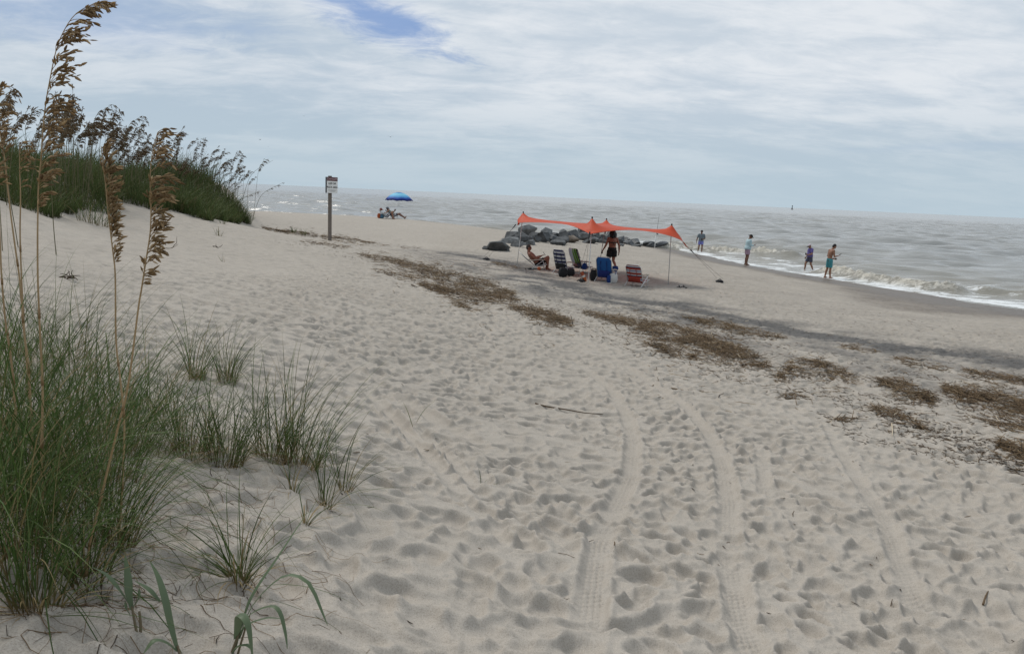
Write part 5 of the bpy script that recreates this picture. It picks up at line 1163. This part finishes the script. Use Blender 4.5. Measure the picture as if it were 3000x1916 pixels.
chair((1866, 840), -36, 24, m_red_st, 'red, white and blue striped beach chair standing apart on the right', bl=.66, pouch=(m_red_st, .22, .30), wid=.56)
# towel over the chair back
m_towel = ramp_mat('green_white_towel', [(0, (.50, .52, .56)), (.42, (.16, .30, .05)), (.58, (.45, .50, .46)), (.66, (.10, .22, .04)), (.84, (.30, .42, .16)), (.92, (.02, .05, .03))], 's', .9, .1, True)
b_ = MB(); a = R(24); o_ = np.array([0, -.14, .17]); bd = np.array([0, -math.sin(a), math.cos(a)]); bn = np.array([0, math.cos(a), math.sin(a)]); rows = []
path = [o_+bd*.25-bn*.035, o_+bd*.5-bn*.04, o_+bd*.75-bn*.035, o_+bd*.84-bn*.0, o_+bd*.82+bn*.03, o_+bd*.6+bn*.03, o_+bd*.45+bn*.03]
path = bez(path, 24); K_ = len(path)
for i, q in enumerate(path): rows.append([q+np.array([e*.27, .012*math.sin(e*9+i*.2), .03*math.sin(e*2.2)*(1 if i < 8 else 0)]) for e in np.linspace(-1, 1, 13)])
b_.add(np.array(rows).reshape(-1, 3), [tuple(q) for q in grid_faces(K_, 13)], np.tile(np.linspace(0, .99, 13), K_)); o = b_.build('towel', m_towel, None, True, tuple(pt_)); o.rotation_euler = (0, 0, R(-60)); sm_ = o.modifiers.new('thick', 'SOLIDIFY'); sm_.thickness = .008; tag(o, 'white and green beach towel hung over a chair back', 'towel')
# sitting man
J = stand(pelvis=(0, -.03, .27), neck=(0, -.42, .69), head=(0, -.42, .865), look=(0, 1, -.06), shL=(-.19, -.38, .63), shR=(.19, -.38, .63), elL=(-.27, -.14, .46), elR=(.27, -.14, .46), wrL=(-.10, .08, .56), wrR=(.10, .08, .56), hdL=(.35, .75, .35), hdR=(-.35, .75, .35), palmL=(0, -.3, 1), palmR=(0, -.3, 1), hipL=(-.10, .0, .26), hipR=(.10, .0, .26), knL=(-.13, .38, .52), knR=(.11, .37, .50), anL=(-.13, .34, .085), anR=(.12, .36, .085))
t = empty('person', tuple(pm_), R(-86), 'suntanned man in sunglasses reclining in a beach chair with a tablet', 'person')
body(J, t, m_skinred, 1.06, 1.08, .02, 1.05); shorts(J, t, m_blk, .10, .62, 1.05, r1=.11, r2=.10); hair(J, t, m_hairg)
b_ = MB(); hd = J['head']
for s_ in (-1, 1): b_.box(hd+np.array([s_*.034, .098, .018]), (.055, .012, .038), bev=.004); b_.tube([hd+np.array([s_*.06, .095, .024]), hd+np.array([s_*.083, .0, .02])], .004, 5)
b_.tube([hd+np.array([-.02, .104, .024]), hd+np.array([.02, .104, .024])], .005, 5); b_.build('sunglasses', m_phone, t)
hold('tablet', 'pale tablet in the hands of the sunbathing man', 'tablet', t, (0, .21, .66), lambda: (lambda b_: (b_.box((0, 0, 0), (.25, .012, .17), np.array([[1, 0, 0], [0, math.cos(.6), -math.sin(.6)], [0, math.sin(.6), math.cos(.6)]]), .005), b_.build('tablet', mat('tablet_grey', (.21, .23, .235), .4, .1), None))[-1])(MB()))
# bags and bits round the chairs
m_whitebag = mat('white_tote', (.55, .55, .53), .8, .12, 9, bmp=.2); m_bluebag = mat('blue_cloth', (.012, .04, .17), .85, .3, 9); m_orange = mat('orange_cloth', (.40, .10, .035), .85, .3, 12); m_beige = mat('beige_towel', (.34, .27, .24), .9, .2, 10)
def lump(name, foot, dims, m, lab, cat, seed, rz=0.0, dz=0.0, parts=(), rough_=.10):
    p = at(*foot); p[2] = gz(p[0], p[1])+dz; x, y, z = dims; r_ = np.random.RandomState(seed); rings = []; n = 22; an = np.arange(n)/n*6.283
    for t_ in np.linspace(0, 1, 11):
        k_ = (math.sin(math.pi*(.10+.80*t_))**.38); pw = 3.4; cx_ = np.sign(np.cos(an))*np.abs(np.cos(an))**(2/pw); cy_ = np.sign(np.sin(an))*np.abs(np.sin(an))**(2/pw)
        nz = 1+rough_*np.array([float(perlin(np.array([math.cos(q)*1.6+seed]), np.array([math.sin(q)*1.6+t_*2.5]))[0]) for q in an])*2
        rings.append(np.stack([x/2*k_*cx_*nz, y/2*k_*cy_*nz, z*t_+0*an], 1))
    b_ = MB(); b_.loft(rings)
    o = b_.build(name, m, None, True, tuple(p)); o.rotation_euler = (0, 0, rz); tag(o, lab, cat)
    for pn, pm, fn in parts: q = MB(); fn(q); q.build(pn, pm, o, True)
    return o
hnd = lambda x, z, h: (lambda q: [q.tube(bez([(-x, s_*.06, z*.95), (-x*.8, s_*.07, z+h), (x*.8, s_*.07, z+h), (x, s_*.06, z*.95)], 9), .011, 6) for s_ in (-1, 1)])
lump('backpack', (1648, 812), (.34, .24, .34), m_black, 'black backpack slumped on the sand behind the striped chair', 'backpack', 3, .3, parts=[('carry_handle', m_black, hnd(.06, .32, .05))])
lump('duffel_bag', (1672, 810), (.30, .22, .26), m_black, 'smaller black bag between the striped chair and its front leg', 'bag', 7, -.4, parts=[('carry_handle', m_black, hnd(.06, .25, .05))])
lump('sand_bucket_bag', (1738, 822), (.26, .24, .40), m_black, 'dark cooler bag standing between the canopy pole and the blue chair', 'bag', 9, .1, parts=[('carry_handle', m_black, hnd(.08, .38, .06))])
lump('tote_bag', (1796, 830), (.30, .20, .36), m_whitebag, 'white tote bag standing at the right of the blue chair', 'tote bag', 11, -.5, parts=[('carry_handle', m_bluebag, hnd(.09, .34, .10))])
lump('blue_bag', (1784, 829), (.18, .16, .28), m_bluebag, 'blue bag squeezed between the chair leg and the white tote', 'bag', 13, .2, parts=[('carry_handle', m_bluebag, hnd(.07, .32, .06))])
lump('bundled_cloth', (1800, 818), (.22, .2, .16), m_bluebag, 'blue cloth bundled on top of the white tote bag', 'cloth', 15, .2, .33, rough_=.22)
lump('bundled_towel', (1780, 823), (.34, .24, .12), m_beige, 'beige patterned towel bunched on the seat of the blue chair', 'towel', 17, -.4, .30, rough_=.22)
lump('bundled_towel', (1690, 799), (.32, .24, .20), mat('rose_towel', (.25, .135, .125), .9, .2), 'rose towel on the seat of the navy striped chair', 'towel', 19, -.4, .27, rough_=.2)
lump('blue_bag', (1711, 806), (.20, .16, .24), m_bluebag, 'dark blue bag hanging beside the towel-draped chair', 'bag', 21, .4, .22, parts=[('carry_handle', m_bluebag, hnd(.05, .22, .06))])
p = at(1706, 826); b_ = MB(); dr = unit(np.array([-.42, .1, .85])); V0 = np.array([.12, 0, .02]); r_ = ramp_mat('orange_white_canvas', [(0, (.40, .10, .03)), (.34, (.55, .52, .47)), (.5, (.30, .07, .03)), (.8, (.52, .47, .40))], 's', .8, 0, True)
K_ = 9; b_.tube([V0+dr*.46*i/(K_-1) for i in range(K_)], [.03, .055, .06, .062, .06, .058, .055, .05, .025], 12, True, np.linspace(0, 1, K_)); b_.tube([V0+dr*.46, V0+dr*.52], .012, 6, True, .9); tag(b_.build('rolled_mat', r_, None, True, tuple(p)), 'rolled orange and white canvas leaning beside the front canopy pole', 'rolled mat')
def sandal(foot, rz, lab, dx=0.0, g=''):
    p = at(*foot); p = p+rotz(rz)@np.array([dx, 0, 0]); p[2] = gz(p[0], p[1])+.005; t = empty('sandal', tuple(p), rz, lab, 'sandal', g); b_ = MB(); an = np.linspace(0, 6.283, 19)[:-1]; ol = np.stack([.048*np.cos(an)*(1+.15*np.sin(an)), .14*np.sin(an), 0*an], 1); b_.loft([ol, ol*[1.04, 1.02, 1]+[0, 0, .028]]); b_.build('sole', m_black, t)
    s_ = MB(); s_.tube(bez([(-.045, .0, .02), (-.03, .02, .07), (0, .035, .085), (.03, .02, .07), (.045, 0, .02)], 12), .016, 8, flat=.5); s_.build('strap', m_black, t, True)
sandal((1991, 842), 1.1, 'black sandal on the sand right of the striped chair, left one of the pair', 0, 'black sandals right of the chairs'); sandal((2004, 843), .7, 'black sandal on the sand right of the striped chair, right one of the pair', 0, 'black sandals right of the chairs')
sandal((1541, 791), 1.3, 'dark sandal in front of the sunbathing man, left one of the pair', 0, 'dark sandals by the sunbathing man'); sandal((1555, 792), .9, 'dark sandal in front of the sunbathing man, right one of the pair', 0, 'dark sandals by the sunbathing man')
lump('sand_toy', (1579, 793), (.13, .13, .12), m_orange, 'small dark reddish cup on the sand by the reclined chair', 'cup', 23)
# fishing rod in a white holder by the surf
p, d = on(1917, 728); k = d/F; t = empty('rod_holder', tuple(p), 0, 'white tube rod holder planted in the sand past the rocks', 'rod holder'); b_ = MB(); b_.tube([(0, 0, -.3), (.06, 0, .98)], .032, 10); b_.build('tube', m_pole, t, True); b_ = MB(); b_.tube([(.058, 0, .93), (.062, 0, 1.0)], .037, 10); b_.build('collar', m_pole, t, True)
t = empty('fishing_rod', tuple(p+np.array([.06, 0, .7])), 0, 'thin dark fishing rod standing upright in the white holder', 'fishing rod'); b_ = MB(); b_.tube([(0, 0, 0), (.06, 0, .9), (.12, 0, 1.75)], [.017, .011, .006], 6); b_.build('blank', m_line, t); b_ = MB(); b_.tube([(.05, -.03, .33), (.12, -.03, .33)], .045, 10); b_.tube([(.1, -.03, .33), (.16, -.03, .25)], .01, 5); b_.build('reel', m_line, t)

# ------------------------------------------------------------------ couple under the blue umbrella
UG = on(1168, 641); P0, D0 = UG; kx = D0/F
m_umb = ramp_mat('blue_umbrella_cloth', [(0, (.008, .012, .10)), (.13, (.012, .02, .16)), (.20, (.05, .24, .55)), (.50, (.28, .68, .82)), (.72, (.13, .42, .74)), (.88, (.02, .07, .36)), (1, (.008, .012, .13))], 's', .6, .2)
t = empty('beach_umbrella', tuple(P0), 0, 'blue gradient beach umbrella over the couple at the top of the beach', 'umbrella'); n = 48; an = np.arange(n)/n*6.283; rings, ss = [], []
rad_ = 40.5*kx; htop = (641-565)*kx; hr = (641-588)*kx
for q in np.linspace(.03, 1, 14):
    sc = 1-.035*np.abs(np.sin(an*4))*q**2; rings.append(np.stack([rad_*q*np.cos(an)*sc, rad_*q*np.sin(an)*sc, htop-(htop-hr)*(q**2.0)*(1-.10*np.abs(np.sin(an*4))*q)], 1)); ss.append(np.full(n, q))
b_ = MB(); V = np.concatenate(rings); f = [tuple(q) for q in grid_faces(14, n, True)]; b_.add(V, f, np.concatenate(ss)); cl = b_.build('canopy', m_umb, t, True); sm_ = cl.modifiers.new('t', 'SOLIDIFY'); sm_.thickness = .01
b_ = MB(); vz = []
for q in (0, 1): vz.append(rings[-1]*[1+.002*q, 1+.002*q, 1]-np.array([0, 0, .13*q])*(1))
b_.add(np.concatenate(vz), [tuple(q) for q in grid_faces(2, n, True)], .98); vl = b_.build('valance', m_umb, t, True); sm_ = vl.modifiers.new('t', 'SOLIDIFY'); sm_.thickness = .006
b_ = MB(); b_.tube([(0, 0, -.3), (0, 0, htop+.06)], .018, 8); b_.build('pole', m_polegrey, t, True)
for k_ in range(8):
    a = (k_)*math.pi/4; b_ = MB(); b_.tube(bez([(0, 0, htop-.02), (rad_*.5*math.cos(a), rad_*.5*math.sin(a), htop-(htop-hr)*.25-.02), (rad_*.97*math.cos(a), rad_*.97*math.sin(a), hr-.01)], 8), .006, 5); b_.build('rib', m_polegrey, t)
def lounge(u, dback, lab, head_z, knees, skin, top, m_top, hat, hatm, armup, feet_y, mch):
    p, d = on(u, 641); p = px(u, 641, d)+np.array([0, dback, 0]); p[2] = gz(p[0], p[1])
    J = stand(pelvis=(0, 0, .22), neck=(0, -.42, .52), head=(0, -.47, head_z), look=(0, 1, -.15), shL=(-.18, -.38, .48), shR=(.18, -.38, .48), elL=(-.25, -.12, .40), elR=(.25, -.12, .40), wrL=(-.1, .06, .55), wrR=(.1, .06, .55), hdL=(.2, .5, .7), hdR=(-.2, .5, .7), hipL=(-.1, .02, .22), hipR=(.1, .02, .22), **knees)
    t = empty('person', tuple(p), R(-88), lab, 'person', 'couple under the blue umbrella'); body(J, t, skin, 1.05, 1.08, .03, vox=.010); shirt(J, t, m_top, .05, W=1.06, D=1.1, belly=.03, sleeve=.7); shorts(J, t, m_navy, .12, .7, 1.05); cap(J, t, hatm, wide=hat == 'wide', name='hat'); 
    return t, p
KN1 = dict(knL=(-.12, .42, .38), knR=(.12, .40, .34), anL=(-.12, .80, .10), anR=(.13, .82, .09), ftL=(0, .5, .85), ftR=(0, .5, .85), soleL=(0, .85, -.5), soleR=(0, .85, -.5))
KN2 = dict(knL=(-.12, .36, .52), knR=(.12, .36, .50), anL=(-.12, .42, .085), anR=(.12, .40, .085))
def plain_chair(p, lab):
    return None
t1, q1 = lounge(1150, .5, 'reclining person in a grey wide-brimmed hat holding a dark tablet', .70, KN1, m_skindark, 1, mat('olive_shirt', (.10, .12, .10), .85, .3), 'wide', mat('grey_hat', (.10, .11, .13), .8, .2), 1, 1, 1)
t2, q2 = lounge(1137, -.35, 'reclining person in a white shirt and red cap nearest the bag', .62, KN2, m_skin, 1, mat('white_shirt', (.50, .53, .54), .85, .1), 'cap', mat('faded_red_cap', (.20, .06, .055), .8, .2), 0, 1, 1)
hold('tablet', 'black tablet held up by the person in the wide hat', 'tablet', t1, (0, .12, .66), lambda: (lambda b_: (b_.box((0, 0, 0), (.26, .012, .19), np.array([[1, 0, 0], [0, math.cos(.35), -math.sin(.35)], [0, math.sin(.35), math.cos(.35)]]), .005), b_.build('tablet', m_phone))[-1])(MB()))
hold('phone', 'dark phone held up by the person in the white shirt', 'phone', t2, (0, .15, .70), phone(1.3))
for q, lab in ((q1, 'low white-legged beach chair under the person in the wide hat'), (q2, 'low white-legged beach chair under the person in the white shirt')):
    t = empty('beach_chair', tuple(q), R(-88), lab, 'beach chair', 'chairs under the blue umbrella'); x = .27
    b_ = MB(); rows = [[(e*x, y, z) for e in (-1, 0, 1)] for y, z in ((-.62, .60), (-.45, .42), (-.30, .27), (-.14, .12), (.1, .10), (.34, .16))]; V = np.array(rows).reshape(-1, 3); nn = len(V); f = [tuple(k_) for k_ in grid_faces(6, 3)]; b_.add(np.concatenate([V, V-[0, 0, .008]]), f+[tuple(nn+i for i in k_[::-1]) for k_ in f]); b_.build('sling', m_black if q is q1 else m_greysl, t, True)
    for s_ in (-1, 1):
        b_ = MB(); b_.tube([(s_*.3, -.40, .40), (s_*.3, .22, .36)], .016, 8); b_.build('armrest', m_alu, t, True); b_ = MB(); b_.tube([(s_*.3, .20, .36), (s_*.3, -.12, 0)], .014, 8); b_.build('leg', m_alu, t, True); b_ = MB(); b_.tube([(s_*.3, .15, .36), (s_*.3, .30, 0)], .014, 8); b_.build('leg', m_alu, t, True)
lump('beach_bag', (1118, 640), (.38, .26, .30), mat('light_blue_bag', (.10, .24, .36), .85, .35, 7), 'light blue bag behind the reclining couple', 'beach bag', 31, .2, parts=[('carry_handle', m_orange, hnd(.1, .28, .12))])
lump('bundled_towel', (1110, 639.5), (.22, .2, .34), m_orange, 'orange towel stuffed upright beside the light blue bag', 'towel', 33, .2, rough_=.2)

# ------------------------------------------------------------------ far things: gulls, buoy, reef
m_gull = mat('gull_feather', (.10, .105, .11), .8, .2)
def gull(u, v, span_px, d, lab, flap, yaw):
    p = px(u, v, d); s = span_px/F*d/2; t = MB(); rings = []
    for q in np.linspace(0, 1, 9): w = .11*math.sin(math.pi*min(.05+q*.9, 1))**.8*s*1.1+.004; an = np.arange(8)/8*6.283; rings.append(np.stack([w*np.cos(an), (q-.55)*s*.8+0*an, w*.85*np.sin(an)], 1))
    t.loft(rings[::-1]); e = empty('gull', tuple(p), yaw, lab, 'gull', 'gulls over the sea'); t.build('body', m_gull, e, True)
    for s_ in (-1, 1):
        w_ = MB(); pts_ = bez([(s_*.05*s, 0, .02*s), (s_*.45*s, .05*s, flap*s), (s_*s, -.10*s, flap*.55*s)], 8); wd = np.linspace(.16, .03, len(pts_))*s
        up_ = np.concatenate([pts_+np.array([0, 1, 0])*wd[:,None], (pts_-np.array([0, 1, 0])*wd[:,None])[::-1]]); k_ = len(pts_); V = np.stack([pts_+np.outer(wd, [0, 1, 0]), pts_-np.outer(wd, [0, 1, 0]), pts_+np.array([0, 0, .03*s])], 1).reshape(-1, 3); f = []
        for i in range(k_-1):
            for a_, b2 in ((0, 1), (1, 2), (2, 0)): f.append((i*3+a_, i*3+b2, (i+1)*3+b2, (i+1)*3+a_))
        w_.add(V, f); w_.build('wing', m_gull, e)
gull(1144, 402, 17, 140, 'largest gull gliding above the umbrella', .30, .3); gull(762, 410, 12, 190, 'small gull low over the dune end', .22, -.5); gull(786, 431, 6, 260, 'tiny speck of a gull under the small one', .2, .2); gull(890, 341, 7, 300, 'faint distant gull high above the sign', .25, .6)
p = zpt(2320, 619.5, 0.0) if False else px(2320, 617, 1400.0); p[2] = 0
b_ = MB(); b_.tube([(0, 0, -.5), (0, 0, .8), (0, 0, 1.0)], [2.2, 2.2, 1.2], 12); b_.tube([(0, 0, .9), (0, 0, 5.0), (0, 0, 6.2)], [1.1, .6, .5], 8); b_.tube([(0, 0, 6.1), (0, 0, 7.6)], [.9, .8], 8); tag(b_.build('buoy', m_line, None, False, tuple(p)), 'dark navigation buoy far out near the horizon', 'buoy')
